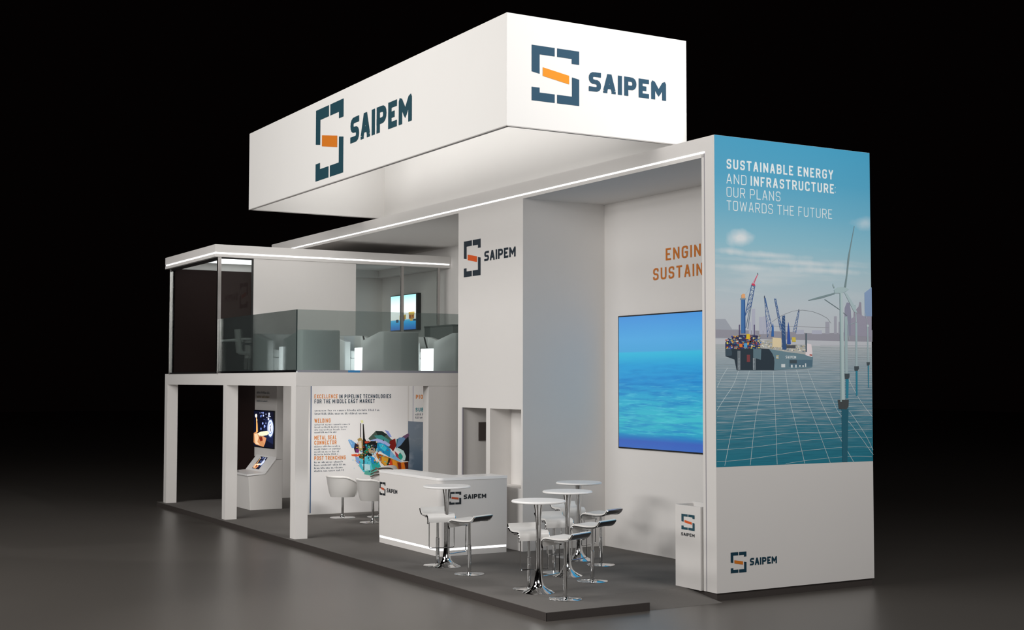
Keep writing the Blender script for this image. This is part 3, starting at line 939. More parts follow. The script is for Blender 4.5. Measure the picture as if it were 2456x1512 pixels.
7 b5a77c 930,3108 948,3108 947,3091 930,3091
7 b9bfc4 951,3137 984,3138 984,3128 951,3128
7 9aa6ad 902,3154 922,3154 921,3139 902,3139
7 d8d2c2 863,3117 893,3118 893,3105 862,3104
7 9aa6ad 1362,3109 1384,3109 1384,3097 1362,3097
7 b5a77c 1280,3120 1314,3120 1314,3111 1280,3110
7 d8d2c2 1095,3158 1115,3159 1114,3145 1095,3145
7 8d8a7a 1323,3139 1354,3140 1354,3127 1323,3127
7 6c7a88 1382,3095 1403,3095 1402,3086 1382,3085
7 8d8a7a 1142,3144 1157,3144 1157,3137 1142,3137
7 e3ddd0 874,3131 901,3131 901,3125 874,3124
7 d8d2c2 1189,3096 1203,3096 1203,3080 1189,3079
7 c9c3ae 801,3140 832,3140 832,3129 801,3129
7 8d8a7a 881,3152 893,3152 893,3136 881,3136
7 d8d2c2 1234,3142 1262,3143 1262,3126 1234,3125
7 c9c3ae 1154,3111 1188,3112 1188,3103 1154,3103
7 d8d2c2 1384,3096 1404,3096 1404,3079 1384,3078
7 6c7a88 1289,3072 1305,3073 1305,3057 1288,3057
7 8d8a7a 1157,3151 1186,3151 1185,3134 1156,3134
7 c9c3ae 903,3133 927,3133 927,3118 903,3117
7 6c7a88 1462,3060 1486,3060 1486,3053 1462,3052
7 b9bfc4 1215,3090 1246,3091 1246,3078 1215,3078
7 c9c3ae 969,3131 997,3131 997,3113 968,3113
7 e3ddd0 1260,3136 1280,3136 1280,3125 1260,3125
7 d8d2c2 1472,3118 1485,3118 1485,3107 1472,3107
7 b5a77c 765,3156 786,3156 786,3139 765,3139
7 b5a77c 854,3131 868,3132 867,3116 854,3116
7 e3ddd0 1485,3082 1515,3082 1515,3070 1485,3070
7 6c7a88 1449,3062 1482,3062 1482,3048 1449,3047
7 b5a77c 1113,3099 1138,3099 1138,3083 1113,3083
7 8d8a7a 1340,3093 1352,3093 1352,3081 1339,3081
7 6c7a88 1169,3103 1202,3103 1202,3097 1169,3096
7 b5a77c 1414,3100 1442,3100 1441,3090 1414,3089
7 b5a77c 1295,3078 1324,3078 1323,3064 1295,3064
7 b5a77c 1128,3110 1162,3111 1162,3095 1128,3094
7 8d8a7a 1126,3151 1156,3151 1156,3145 1126,3144
7 6c7a88 944,3105 969,3106 969,3094 944,3093
7 9aa6ad 1127,3125 1160,3126 1159,3114 1126,3114
7 9aa6ad 812,3179 826,3179 826,3170 812,3169
7 e3ddd0 819,3137 849,3138 849,3128 819,3128
7 9aa6ad 1471,3091 1497,3091 1497,3073 1471,3073
7 8d8a7a 1156,3142 1166,3142 1166,3136 1156,3136
7 8d8a7a 894,3103 921,3103 921,3088 894,3087
7 d8d2c2 819,3167 836,3167 836,3158 819,3158
7 8d8a7a 1096,3126 1123,3126 1123,3114 1096,3113
7 8d8a7a 1214,3139 1229,3139 1229,3131 1214,3131
7 b9bfc4 779,3132 809,3132 809,3126 779,3126
7 e3ddd0 753,3131 781,3131 781,3117 753,3116
7 c9c3ae 1453,3082 1479,3083 1478,3070 1452,3069
7 8d8a7a 1098,3127 1131,3128 1131,3110 1098,3110
7 b5a77c 915,3096 926,3096 926,3089 915,3089
7 c9c3ae 1393,3077 1422,3077 1422,3071 1393,3071
7 d8d2c2 964,3101 979,3101 979,3093 964,3093
7 e3ddd0 1089,3100 1100,3101 1099,3083 1089,3083
7 d8d2c2 1039,3114 1059,3114 1059,3099 1039,3099
7 b5a77c 1457,3126 1470,3126 1470,3109 1457,3109
7 6c7a88 1104,3120 1135,3120 1135,3109 1103,3108
7 b9bfc4 829,3136 843,3136 843,3130 829,3130
7 b9bfc4 1376,3131 1399,3131 1398,3119 1375,3119
7 c9c3ae 1000,3097 1033,3097 1033,3087 1000,3087
7 e3ddd0 1231,3092 1257,3093 1257,3084 1231,3083
7 9aa6ad 914,3150 937,3151 937,3144 914,3144
7 e3ddd0 1165,3123 1193,3124 1193,3109 1165,3109
7 c9c3ae 1354,3136 1368,3136 1368,3127 1354,3127
7 d8d2c2 1177,3146 1190,3147 1190,3130 1177,3130
7 9aa6ad 1381,3067 1410,3068 1409,3051 1380,3050
7 b9bfc4 730,3159 746,3159 746,3147 730,3146
7 8d8a7a 1434,3121 1468,3122 1468,3114 1434,3114
7 e3ddd0 775,3115 796,3116 796,3101 775,3101
7 c9c3ae 1265,3092 1287,3093 1287,3081 1265,3081
7 b9bfc4 905,3128 926,3128 926,3117 905,3117
7 b5a77c 1172,3124 1192,3124 1191,3118 1172,3118
7 c9c3ae 1355,3102 1373,3102 1373,3084 1354,3083
7 b9bfc4 853,3166 882,3166 882,3160 853,3160
7 6c7a88 1377,3086 1390,3086 1390,3071 1377,3071
7 8d8a7a 959,3128 976,3128 976,3120 959,3120
7 9aa6ad 1193,3109 1204,3110 1204,3097 1193,3097
8 d9c9a4 937,3228 1085,3221 1086,3099 933,3106
8 d9cfd2 1513,3162 1607,3149 1624,3040 1615,2981 1502,3006
9 a85a50 1574,3021 1618,3016 1617,2997 1573,3002
9 55656f 1505,3294 1533,3295 1530,3048 1502,3048
8 c9b64c 1270,3238 1332,3239 1338,3178 1276,3177
8 3f6ea6 419,3710 484,3712 486,3275 413,3273
9 7f8f98 407,3724 495,3727 495,3710 407,3707
9 d8a070 423,3766 447,3785 482,3781 486,3728 423,3726
9 2c5690 464,3709 484,3710 486,3275 462,3274
8 3a5a8c 589,3902 599,3900 488,3495 478,3496
8 3a5a8c 645,3897 655,3896 587,3618 577,3619
8 3a5a8c 592,3899 596,3903 646,3875 643,3871
8 3a5a8c 643,3875 646,3871 577,3831 574,3835
8 3a5a8c 575,3831 576,3836 634,3829 633,3824
8 3a5a8c 631,3829 635,3825 559,3764 555,3767
8 3a5a8c 558,3763 556,3768 621,3783 623,3778
8 3a5a8c 619,3782 624,3779 541,3696 536,3699
8 3a5a8c 540,3696 537,3700 609,3736 612,3732
8 3a5a8c 608,3735 613,3733 523,3629 518,3632
8 3a5a8c 522,3629 518,3632 597,3690 601,3686
8 3a5a8c 596,3689 602,3687 504,3562 499,3564
8 3a5a8c 504,3562 499,3565 585,3643 590,3640
8 3a5a8c 585,3643 590,3640 486,3495 481,3497
8 4b5f78 554,3581 562,3580 500,3348 492,3349
8 4b5f78 578,3619 586,3618 530,3331 522,3331
8 4b5f78 480,3496 487,3496 488,3339 481,3339
8 8aa7bd 490,3776 487,3778 595,3888 598,3886
9 c33a56 594,3920 645,3917 654,3891 597,3895
9 c9405e 632,3910 621,3913 689,4041 699,4038
9 d0708a 608,3919 604,3921 692,4040 696,4039
9 4c6a6c 691,4062 701,4063 704,4036 695,4034
8 3a5f95 804,3746 811,3746 857,3231 851,3231
8 3a5f95 814,3746 820,3747 937,3359 931,3357
8 3a5f95 806,3745 809,3747 826,3723 823,3721
8 3a5f95 822,3722 827,3722 815,3681 811,3682
8 3a5f95 812,3680 814,3683 840,3675 838,3672
8 3a5f95 837,3674 841,3673 821,3617 817,3617
8 3a5f95 820,3616 819,3619 853,3627 854,3624
8 3a5f95 852,3626 856,3625 827,3552 823,3553
8 3a5f95 826,3551 824,3554 867,3578 870,3575
8 3a5f95 866,3577 870,3576 833,3488 829,3489
8 3a5f95 832,3487 829,3489 882,3529 884,3527
8 3a5f95 881,3529 885,3528 839,3423 835,3424
8 3a5f95 838,3423 835,3425 896,3481 899,3478
8 3a5f95 896,3480 900,3479 844,3359 841,3360
8 3a5f95 844,3359 841,3360 911,3432 914,3430
8 3a5f95 910,3431 914,3430 850,3295 846,3296
8 3a5f95 850,3294 847,3296 925,3383 929,3381
8 3a5f95 925,3383 929,3382 856,3230 852,3231
9 333b50 802,3769 813,3770 814,3737 803,3736
8 2d5a95 814,3736 828,3738 853,3627 839,3625
8 2f62a4 947,3419 959,3359 961,3242 917,3241 928,3358
8 3a5f95 972,3737 980,3738 1078,3324 1070,3323
8 3a5f95 995,3737 1003,3739 1109,3315 1101,3314
8 3a5f95 974,3736 978,3739 1007,3716 1003,3713
8 3a5f95 1003,3716 1008,3714 989,3690 985,3693
8 3a5f95 985,3690 989,3693 1019,3669 1015,3666
8 3a5f95 1014,3669 1019,3667 1000,3644 996,3647
8 3a5f95 996,3644 1000,3647 1031,3622 1026,3619
8 3a5f95 1026,3622 1031,3619 1011,3598 1006,3601
8 3a5f95 1007,3598 1011,3601 1042,3575 1038,3572
8 3a5f95 1038,3575 1042,3572 1022,3552 1017,3555
8 3a5f95 1018,3552 1022,3555 1054,3528 1050,3525
8 3a5f95 1050,3528 1054,3525 1033,3506 1028,3509
8 3a5f95 1028,3506 1033,3509 1066,3481 1062,3478
8 3a5f95 1062,3481 1066,3478 1044,3460 1039,3463
8 3a5f95 1039,3460 1044,3463 1078,3434 1073,3431
8 3a5f95 1074,3434 1077,3431 1054,3414 1050,3417
8 3a5f95 1050,3414 1055,3417 1089,3387 1085,3384
8 3a5f95 1085,3387 1089,3384 1065,3368 1061,3371
8 3a5f95 1061,3368 1065,3371 1101,3340 1097,3337
8 3a5f95 1097,3340 1101,3337 1076,3322 1073,3325
8 3a5f95 1072,3444 1079,3446 1162,3223 1156,3221
8 31507c 1107,3512 1153,3522 1162,3222 1176,3072 1102,3071 1093,3315
9 9fb0c0 1109,3501 1112,3503 1153,3476 1151,3474
9 9fb0c0 1109,3459 1111,3461 1153,3434 1150,3432
9 9fb0c0 1108,3417 1111,3419 1152,3392 1150,3390
9 9fb0c0 1108,3375 1110,3377 1152,3350 1149,3347
9 9fb0c0 1107,3333 1110,3335 1151,3307 1149,3305
9 9fb0c0 1107,3290 1109,3292 1151,3265 1148,3263
8 2d4f9c 1211,3441 1226,3364 1251,3144 1185,3143 1198,3364
8 4a6a9a 1386,3595 1392,3594 1293,3313 1287,3314
8 4a6a9a 1398,3586 1405,3585 1342,3291 1336,3291
8 4a6a9a 1387,3594 1391,3595 1399,3565 1395,3564
8 4a6a9a 1396,3566 1398,3563 1376,3553 1374,3556
8 4a6a9a 1373,3554 1377,3555 1390,3523 1386,3522
8 4a6a9a 1387,3524 1389,3521 1361,3513 1360,3516
8 4a6a9a 1359,3513 1363,3515 1381,3481 1377,3479
8 4a6a9a 1379,3482 1380,3479 1347,3472 1346,3476
8 4a6a9a 1344,3473 1348,3475 1372,3439 1368,3437
8 4a6a9a 1370,3440 1370,3436 1332,3432 1332,3435
8 4a6a9a 1330,3433 1334,3435 1363,3397 1359,3395
8 4a6a9a 1361,3398 1361,3394 1318,3392 1318,3395
8 4a6a9a 1316,3393 1320,3395 1354,3355 1351,3353
8 4a6a9a 1353,3356 1352,3352 1304,3352 1304,3355
8 4a6a9a 1302,3353 1306,3355 1345,3313 1342,3311
8 4a6a9a 1344,3314 1343,3310 1290,3312 1290,3315
9 3c4450 1391,3612 1400,3612 1399,3566 1390,3566
8 4c4468 380,3383 395,3383 394,3246 379,3245
8 4c4468 627,3388 642,3389 641,3250 626,3250
10 a9bcbd 2121,3857 2178,3859 2197,2385 2112,2385
11 8ba3a6 2121,3857 2141,3858 2140,2385 2112,2385
11 9cb2b5 2019,3891 2074,3922 2169,3931 2245,3925 2287,3904 2231,3870 2168,3849 2031,3843
11 8fa3a6 2000,3979 2015,3946 2039,3919 2019,3909 1995,3945
11 6f8488 2402,4775 2409,4768 2328,4445 2240,3932 2205,3931 2247,4104 2276,4330
11 74888c 1555,3735 1721,3779 2026,3850 2033,3832 1795,3768 1575,3730
10 a0b4b8 2208,3856 2256,3850 2398,3679 2442,3587 2379,3604 2292,3732
10 3f4446 2068,2413 2268,2412 2261,2320 2221,2283 2083,2294
9 1f5a6c 2136,2293 2261,2292 2250,2076 2230,1582 2136,1585
9 98adb1 2209,3534 2257,3536 2255,2746 2207,2746
10 3e4a50 2195,2764 2286,2764 2285,2718 2264,2690 2202,2697
8 2a7c93 2214,2690 2272,2690 2258,2431 2218,2431
9 6b7c80 1846,3752 1852,3759 2105,3637 2100,3631
9 6b7c80 2100,3632 2105,3636 2261,3543 2257,3539
9 9db0b4 2245,3544 2253,3545 2289,3220 2281,3219
9 9aaeb3 2402,3455 2438,3456 2434,2858 2396,2858
10 3e4a50 2375,2863 2459,2864 2459,2830 2435,2802 2380,2809
8 2a7c93 2400,2806 2435,2806 2430,2467 2400,2467
9 a0b4b8 2397,3698 2415,3699 2429,3465 2411,3464
9 93a6aa 2418,3468 2421,3462 2289,3422 2286,3427
9 9aaeb3 2621,3404 2641,3404 2641,2916 2618,2916
10 3e4a50 2603,2921 2665,2922 2662,2893 2641,2875 2610,2882
8 2a7c93 2625,2878 2648,2878 2641,2578 2626,2578
9 a5b6ba 2587,3590 2593,3591 2634,3419 2628,3419
10 aebdc0 2614,3432 2650,3433 2654,3404 2618,3400"""
SPLASH_ART="""1 4a5a50 515,1487 682,1638 821,1629 930,1563 1024,1463 1118,1418 1134,1333 1072,1250 777,1341 561,1430
1 1c2a26 675,1631 821,1629 930,1556 853,1508 714,1553
2 3f8f8a 637,1541 806,1552 993,1435 978,1379 761,1426
2 8fa0e0 883,1649 961,1626 1039,1505 977,1506
2 7a1a14 993,1421 1117,1475 1142,1319 1072,1208 994,1294
2 a9b6e8 545,1445 714,1483 900,1423 1009,1350 978,1309 776,1398 623,1387
3 1d8fc4 669,1358 761,1398 900,1353 1010,1251 1073,1123 995,1097 855,1171 716,1259
4 35c2dc 746,1370 838,1368 932,1281 886,1212 777,1285
3 85b9e0 1010,1237 1104,1136 1277,983 1136,1022 995,1097
3 141414 423,1517 469,1432 714,1427 700,1245 563,1095 472,1055 395,1099 378,1434
4 1f8a5a 470,1320 561,1346 562,1248 471,1209
4 0f7a4a 425,1238 501,1264 517,1194 441,1168
4 b5a184 516,1263 592,1304 654,1288 670,1218 609,1163 532,1193
3 c07a1e 685,1175 793,1158 995,1083 1246,977 1419,986 1412,816 1247,814 935,873 810,975 701,1105
4 8a4a12 716,1160 793,1158 825,1101 748,1075
4 d8a030 809,1116 980,1062 919,902 825,989
4 d23a1a 965,1027 1027,1054 1074,883 981,879
4 e8952a 1058,1039 1152,1008 1168,838 1090,840
4 7a2410 1167,979 1246,977 1262,835 1200,823
4 e0731c 1262,969 1324,974 1341,818 1278,820
4 44150c 1324,972 1419,979 1417,830 1357,825
4 33200e 972,1076 1019,1061 950,873 911,881
2 151c22 1134,1361 1274,1500 1415,1568 1441,1284 1435,1000 1308,1003 1213,1218
3 2f6f7c 1149,1460 1211,1480 1165,1318 1134,1277
3 6a90b8 1196,1487 1384,1498 1244,1331 1134,1263
4 bfe0dc 1119,1263 1197,1275 1307,1216 1363,1101 1340,1016 1246,1019 1292,1103 1229,1189
5 1fa08a 1213,1176 1260,1146 1292,1075 1245,1026 1182,1106
3 a83a48 1103,1221 1198,1134 1230,1034 1135,1107
3 6a4a6a 1290,1514 1415,1576 1439,1525 1353,1456
3 6ea7dc 68,1462 135,1467 257,1381 242,1298 152,1300
3 95c0e8 75,1482 105,1475 166,1383 136,1370
4 b7995c 271,1478 347,1511 393,1448 387,1267 334,1226 288,1269 310,1380
5 dcd0b8 302,1436 362,1448 367,1295 318,1296
4 2b1e30 219,1396 302,1366 288,1241 228,1201 197,1285
5 e85a20 138,1169 319,1185 342,1149 259,1124 153,1140
5 c03818 408,1433 561,1416 470,1383 439,1391
4 7a2a6a 235,1270 318,1282 304,1199 243,1201
4 4d5a2a 289,1172 456,1195 426,1070 320,1087
3 52c4d8 305,1060 456,1125 563,1136 655,1092 702,965 718,852 596,772 413,806 321,920
4 2aa6a0 564,1025 748,1005 795,906 626,827
4 1e8ad0 548,1137 671,1064 672,952 595,982
5 bfe8f0 366,975 549,955 565,843 443,833
3 7fa3dc 228,1131 319,1101 321,962 244,1020
4 5ab0a0 443,833 703,867 750,781 566,731 428,764
6 101010 332,1798 349,1797 351,1511 335,1512
6 16120c 387,1783 409,1776 435,1517 428,847 409,848 396,1378
5 e8e8a8 337,1853 390,1860 405,1811 360,1797
7 0f5a8a 478,1342 490,1320 481,1301 456,1306 455,1328
7 c03818 706,1160 696,1188 719,1199 732,1173
7 141414 565,1212 579,1223 586,1208 574,1199
7 141414 553,1202 559,1199 559,1190 553,1189 549,1195
7 141414 332,1092 351,1100 348,1085
7 141414 404,1152 394,1146 386,1154 395,1163
7 2b4a9a 376,1215 355,1232 382,1239
7 dcd0b8 589,1347 602,1336 587,1321 572,1339
7 141414 534,1103 532,1079 517,1071 503,1091 516,1106
7 e8952a 277,1395 296,1374 273,1363
7 0f5a8a 741,1227 760,1232 763,1214 743,1208
7 2b4a9a 623,1253 636,1246 635,1234 623,1230 613,1240
7 2b4a9a 496,1464 517,1454 499,1443
7 8fd0e8 726,1287 715,1259 699,1287
7 35c2dc 784,1104 767,1098 772,1117
7 0f5a8a 705,988 731,987 716,967
7 0f5a8a 830,1115 821,1129 834,1135 844,1124
7 1fa08a 851,1152 843,1152 840,1157 846,1160 852,1158
7 2b4a9a 660,1037 688,1036 678,1015
7 c03818 466,1220 488,1230 498,1213 489,1200 465,1203
7 c03818 409,1057 403,1067 413,1073 425,1068 419,1059
7 1f8a5a 495,1402 484,1401 489,1410
7 1fa08a 510,1364 522,1354 518,1339 503,1341 499,1353
7 dcd0b8 459,1101 431,1095 444,1117
7 8fd0e8 517,1325 533,1328 543,1313 531,1307 519,1312
7 8fd0e8 182,1039 165,1052 173,1071 194,1065
7 35c2dc 902,1013 910,999 894,990 874,998 878,1018
7 35c2dc 733,960 741,980 766,963 747,942
7 35c2dc 711,1248 725,1263 733,1248 725,1236
7 8fd0e8 815,1309 815,1292 793,1295 798,1310
7 1f8a5a 178,1143 167,1142 163,1152 174,1154
7 8fd0e8 369,1218 365,1210 357,1213 360,1222
7 1f8a5a 623,986 622,959 604,974
7 c03818 530,1270 536,1257 526,1247 518,1257 519,1270
7 1fa08a 359,1159 365,1177 389,1168 380,1155
7 8fd0e8 615,1153 594,1155 590,1177 612,1191 623,1169
7 1fa08a 697,894 687,898 697,901
7 2b4a9a 495,1003 514,988 493,979
7 0f5a8a 780,1255 764,1246 768,1264
7 1fa08a 261,1313 256,1306 245,1309 244,1320 256,1323
7 2b4a9a 613,1252 618,1288 647,1269
7 141414 583,1075 595,1062 575,1060
7 c03818 312,1023 332,1025 336,1005 317,1000
7 8fd0e8 698,1218 681,1237 697,1252 713,1237
7 141414 834,1437 846,1459 864,1448 861,1429
7 35c2dc 1095,1099 1069,1092 1059,1115 1078,1124 1096,1119
7 0f5a8a 974,1090 961,1114 994,1112
7 c03818 359,1095 350,1104 361,1111 373,1106 369,1096
7 141414 423,1046 421,1030 406,1039
7 141414 749,955 737,961 751,966
7 1f8a5a 377,1104 374,1113 386,1112 386,1105
7 dcd0b8 541,1417 533,1435 553,1446 566,1434 559,1420
7 dcd0b8 815,1328 828,1335 835,1322 824,1319
7 1f8a5a 975,1059 957,1060 953,1078 973,1073
7 35c2dc 687,1020 657,1005 660,1030
7 dcd0b8 525,1264 504,1271 512,1285 533,1280
7 1f8a5a 494,865 499,857 490,853 481,854 484,864
7 2b4a9a 481,1311 504,1304 502,1282 477,1288
7 e8952a 428,1178 415,1167 402,1181 411,1196 425,1190
7 35c2dc 419,964 424,943 405,949
7 2b4a9a 654,1110 652,1133 669,1135 674,1119
7 1f8a5a 726,1203 740,1198 734,1183 721,1191
7 8fd0e8 566,963 572,947 558,933 540,944 548,961
7 0f5a8a 532,1043 524,1048 526,1056 535,1057 537,1048
7 1f8a5a 589,1490 580,1481 576,1494
7 dcd0b8 571,1069 547,1079 567,1091
7 141414 792,1226 804,1220 791,1210 784,1221
7 2b4a9a 442,1001 424,1004 424,1016 442,1020
7 2b4a9a 666,1346 676,1338 675,1326 660,1326 658,1339
7 141414 732,1221 737,1230 745,1224 741,1218
7 35c2dc 419,955 425,960 434,958 435,948 423,946
7 35c2dc 844,1123 863,1129 876,1120 870,1105 854,1108
7 0f5a8a 771,1284 763,1294 773,1297
7 c03818 790,1098 803,1088 806,1067 783,1063 776,1086
7 0f5a8a 343,1238 358,1220 336,1221
7 e8952a 851,1048 850,1030 835,1028 823,1042 837,1054
7 dcd0b8 584,990 579,976 567,986
7 c03818 401,955 417,951 404,940
7 8fd0e8 955,1348 971,1353 973,1334 954,1332
7 1f8a5a 597,1266 598,1251 585,1247 578,1257 583,1270
7 141414 679,1439 662,1444 674,1452
7 dcd0b8 291,1169 265,1156 266,1189
7 0f5a8a 590,1191 581,1203 590,1209 604,1206 603,1196
7 2b4a9a 643,1345 631,1326 623,1346
7 c03818 772,1076 764,1073 762,1081 766,1084 774,1083
7 1f8a5a 406,856 390,861 396,872 413,872 422,862
7 e8952a 847,1033 859,1045 872,1035 863,1023
7 dcd0b8 828,861 819,869 820,876 834,877 836,869
7 c03818 689,1164 683,1168 685,1174 690,1175 695,1169
7 1fa08a 949,966 930,980 958,984
7 dcd0b8 693,1391 680,1411 692,1427 716,1421 715,1400
7 141414 496,1375 492,1348 473,1367
7 2b4a9a 962,1070 968,1076 972,1069
7 35c2dc 363,1232 370,1202 340,1212
7 c03818 967,1232 937,1227 944,1248
7 c03818 353,1417 364,1412 353,1406
7 dcd0b8 214,1055 243,1069 251,1040 229,1030
7 141414 566,1155 568,1133 546,1127 536,1145 546,1156
7 0f5a8a 534,806 522,828 554,834 556,809
7 2b4a9a 209,1149 233,1155 228,1138
7 8fd0e8 534,1320 547,1315 549,1304 532,1300 526,1311
7 dcd0b8 1002,974 998,958 972,961 978,977
7 1fa08a 628,1313 633,1333 648,1321
7 1fa08a 679,1265 698,1268 717,1252 700,1237 674,1245
7 2b4a9a 362,1440 380,1433 363,1421
7 dcd0b8 781,1222 800,1226 810,1213 802,1196 777,1202
7 141414 443,1427 443,1438 457,1437 457,1427 451,1424
7 141414 594,1251 570,1262 580,1282 605,1277 618,1258
7 1fa08a 353,1014 359,1004 355,997 343,999 345,1007
7 2b4a9a 748,1227 732,1212 718,1230 735,1243
7 141414 328,1113 314,1117 313,1127 328,1130 335,1121
7 c03818 413,1301 393,1312 414,1330 429,1310
7 0f5a8a 494,1086 501,1080 494,1076 486,1081
7 dcd0b8 672,1023 685,1024 683,1013 673,1013
7 1f8a5a 705,974 711,957 694,953 686,970
7 1f8a5a 731,1363 742,1352 739,1340 721,1337 714,1355
7 dcd0b8 839,1445 848,1452 853,1445 848,1439
7 1f8a5a 539,1034 519,1036 520,1054 539,1062 544,1045
7 35c2dc 209,895 209,887 197,890 200,901
7 1fa08a 917,983 940,980 939,958 918,962
7 0f5a8a 674,1197 666,1204 671,1211 682,1210 682,1201
7 e8952a 403,1301 405,1322 423,1311
7 dcd0b8 300,1275 322,1270 304,1260
7 1fa08a 525,1066 539,1052 523,1048
7 35c2dc 547,1329 552,1330 558,1326 554,1321 546,1321
7 141414 295,929 292,945 318,939
7 c03818 393,1215 403,1212 397,1202
7 0f5a8a 763,1231 758,1208 731,1211 738,1235
7 1fa08a 295,945 309,940 303,929 292,934
7 35c2dc 307,1183 296,1173 281,1184 296,1192
7 dcd0b8 566,1214 584,1221 581,1205
7 c03818 336,980 339,993 351,985
7 8fd0e8 668,1162 650,1176 666,1194 686,1177
7 141414 381,984 388,998 400,983
7 dcd0b8 743,1031 742,1012 715,1003 708,1030
7 0f5a8a 549,1299 541,1319 557,1326 565,1309
7 0f5a8a 673,1022 697,1019 690,1001 676,991 667,1009
7 1f8a5a 808,802 810,827 828,832 839,815 830,800
7 35c2dc 461,1331 445,1357 468,1372 487,1349
7 c03818 671,893 694,894 703,876 681,867
7 1f8a5a 500,1103 500,1095 492,1094 490,1101
7 e8952a 724,1002 725,987 707,985 700,998 709,1015
7 2b4a9a 865,1204 860,1188 841,1187 844,1211
7 35c2dc 608,1457 619,1447 610,1438 600,1446
7 e8952a 383,1164 390,1143 372,1133 364,1155
7 8fd0e8 581,1355 611,1352 595,1332
7 1f8a5a 649,980 639,1008 666,1012 675,987
7 e8952a 448,1148 437,1155 443,1170 458,1168 461,1153
7 e8952a 244,1304 253,1325 279,1321 276,1299
7 2b4a9a 269,974 263,973 259,978 260,985 269,985
7 c03818 788,1051 781,1033 764,1032 758,1051 773,1060
7 8fd0e8 709,1272 701,1256 683,1258 685,1276
7 1f8a5a 421,1165 405,1169 407,1184 422,1191 431,1176
7 c03818 664,1095 677,1111 684,1089
7 1fa08a 473,1252 481,1233 460,1228 446,1236 455,1255
7 8fd0e8 412,1351 419,1341 408,1340
7 8fd0e8 504,1218 512,1226 515,1216
7 2b4a9a 874,1366 864,1373 877,1377
7 c03818 783,1145 796,1135 798,1120 779,1118 770,1133
7 8fd0e8 824,873 818,901 846,892
7 8fd0e8 496,1157 508,1147 508,1135 494,1131 489,1144
7 1f8a5a 335,1235 330,1262 358,1252
7 1fa08a 720,1236 722,1212 698,1215 691,1239
7 141414 556,1124 555,1103 541,1101 530,1109 539,1125
7 2b4a9a 284,1409 290,1387 275,1386 264,1399
7 c03818 836,1327 841,1334 850,1336 855,1323 843,1318
7 35c2dc 734,1275 710,1280 726,1294
7 0f5a8a 620,1149 630,1161 649,1157 638,1139
7 0f5a8a 596,1249 585,1248 578,1255 583,1264 598,1261
7 c03818 633,1346 616,1354 631,1361
7 dcd0b8 538,1108 552,1126 556,1099
7 141414 804,1319 797,1326 802,1332 808,1330 811,1324
7 1fa08a 417,1214 411,1228 422,1233 433,1222
7 1fa08a 779,1104 775,1125 795,1125 797,1103
7 35c2dc 783,1068 779,1050 756,1047 754,1069 767,1078
7 8fd0e8 782,1009 793,1030 815,1013
7 e8952a 425,1074 400,1047 391,1080
7 141414 749,1227 764,1230 764,1219
7 2b4a9a 426,1165 440,1192 460,1167
7 e8952a 643,1046 659,1064 672,1044 664,1020 642,1025"""

scene = bpy.context.scene
COL = scene.collection
random.seed(7)
PI = math.pi

# ------------------------------------------------------------------ materials
def lin(h):
    h = h.lstrip('#'); v = [int(h[i:i+2], 16)/255 for i in (0, 2, 4)]
    return tuple((c/12.92 if c <= .04045 else ((c+.055)/1.055)**2.4) for c in v) + (1.0,)
_M = {}
def mat(name, col, rough=.5, metal=0.0, spec=.5, emit=None, es=0.0, noise=0.0, nscale=8.0, bump=0.0, coat=0.0):
    if name in _M: return _M[name]
    m = bpy.data.materials.new(name); m.use_nodes = True; _M[name] = m
    nt = m.node_tree; b = nt.nodes['Principled BSDF']
    c = lin(col) if isinstance(col, str) else col
    b.inputs['Base Color'].default_value = c
    b.inputs['Roughness'].default_value = rough; b.inputs['Metallic'].default_value = metal
    b.inputs['Specular IOR Level'].default_value = spec
    b.inputs['Coat Weight'].default_value = coat
    if emit:
        b.inputs['Emission Color'].default_value = lin(emit); b.inputs['Emission Strength'].default_value = es
    if noise > 0 or bump > 0:
        tc = nt.nodes.new('ShaderNodeTexCoord'); n = nt.nodes.new('ShaderNodeTexNoise')
        n.inputs['Scale'].default_value = nscale; n.inputs['Detail'].default_value = 4
        nt.links.new(tc.outputs['Object'], n.inputs['Vector'])
        if noise > 0:
            r = nt.nodes.new('ShaderNodeMapRange')
            r.inputs['To Min'].default_value = 1-noise; r.inputs['To Max'].default_value = 1+noise
            nt.links.new(n.outputs['Fac'], r.inputs['Value'])
            mx = nt.nodes.new('ShaderNodeVectorMath'); mx.operation = 'SCALE'
            mx.inputs[0].default_value = c[:3]; nt.links.new(r.outputs['Result'], mx.inputs['Scale'])
            nt.links.new(mx.outputs['Vector'], b.inputs['Base Color'])
        if bump > 0:
            bp = nt.nodes.new('ShaderNodeBump'); bp.inputs['Strength'].default_value = bump; bp.inputs['Distance'].default_value = .01
            nt.links.new(n.outputs['Fac'], bp.inputs['Height']); nt.links.new(bp.outputs['Normal'], b.inputs['Normal'])
    return m
WHITE = mat('white_laminate', 'dedbd8', .85, spec=.12, noise=.012, nscale=1.2)
WHITE2 = mat('white_fabric_banner', 'e4e2df', .7, spec=.2, noise=.01, nscale=2)
GLOSSW = mat('white_gloss', 'faf9f8', .3, spec=.4)
LED = mat('led_strip', 'ffffff', .5, emit='fdfdff', es=1.7)
SHADOWGAP = mat('dark_groove', '8d8a92', .6)
CARPET = mat('grey_carpet', '6b6865', .95, spec=.1, noise=.06, nscale=30, bump=.15)
PLINTH = mat('dark_plinth', '3a3431', .7)
CHROME = mat('chrome', 'd8d8d8', .07, metal=1.0)
SATIN = mat('satin_steel', 'b9b6b4', .25, metal=1.0)
BLACK = mat('black_plastic', '0d0d0f', .35)
GREYEDGE = mat('dark_grey_leather', '55565a', .45)
BROWN = mat('dark_brown_panel', '221412', .6, spec=.15)
TEAL = mat('print_teal', '1d4450', .5)
NAVY = mat('print_navy', '1c2a36', .5)
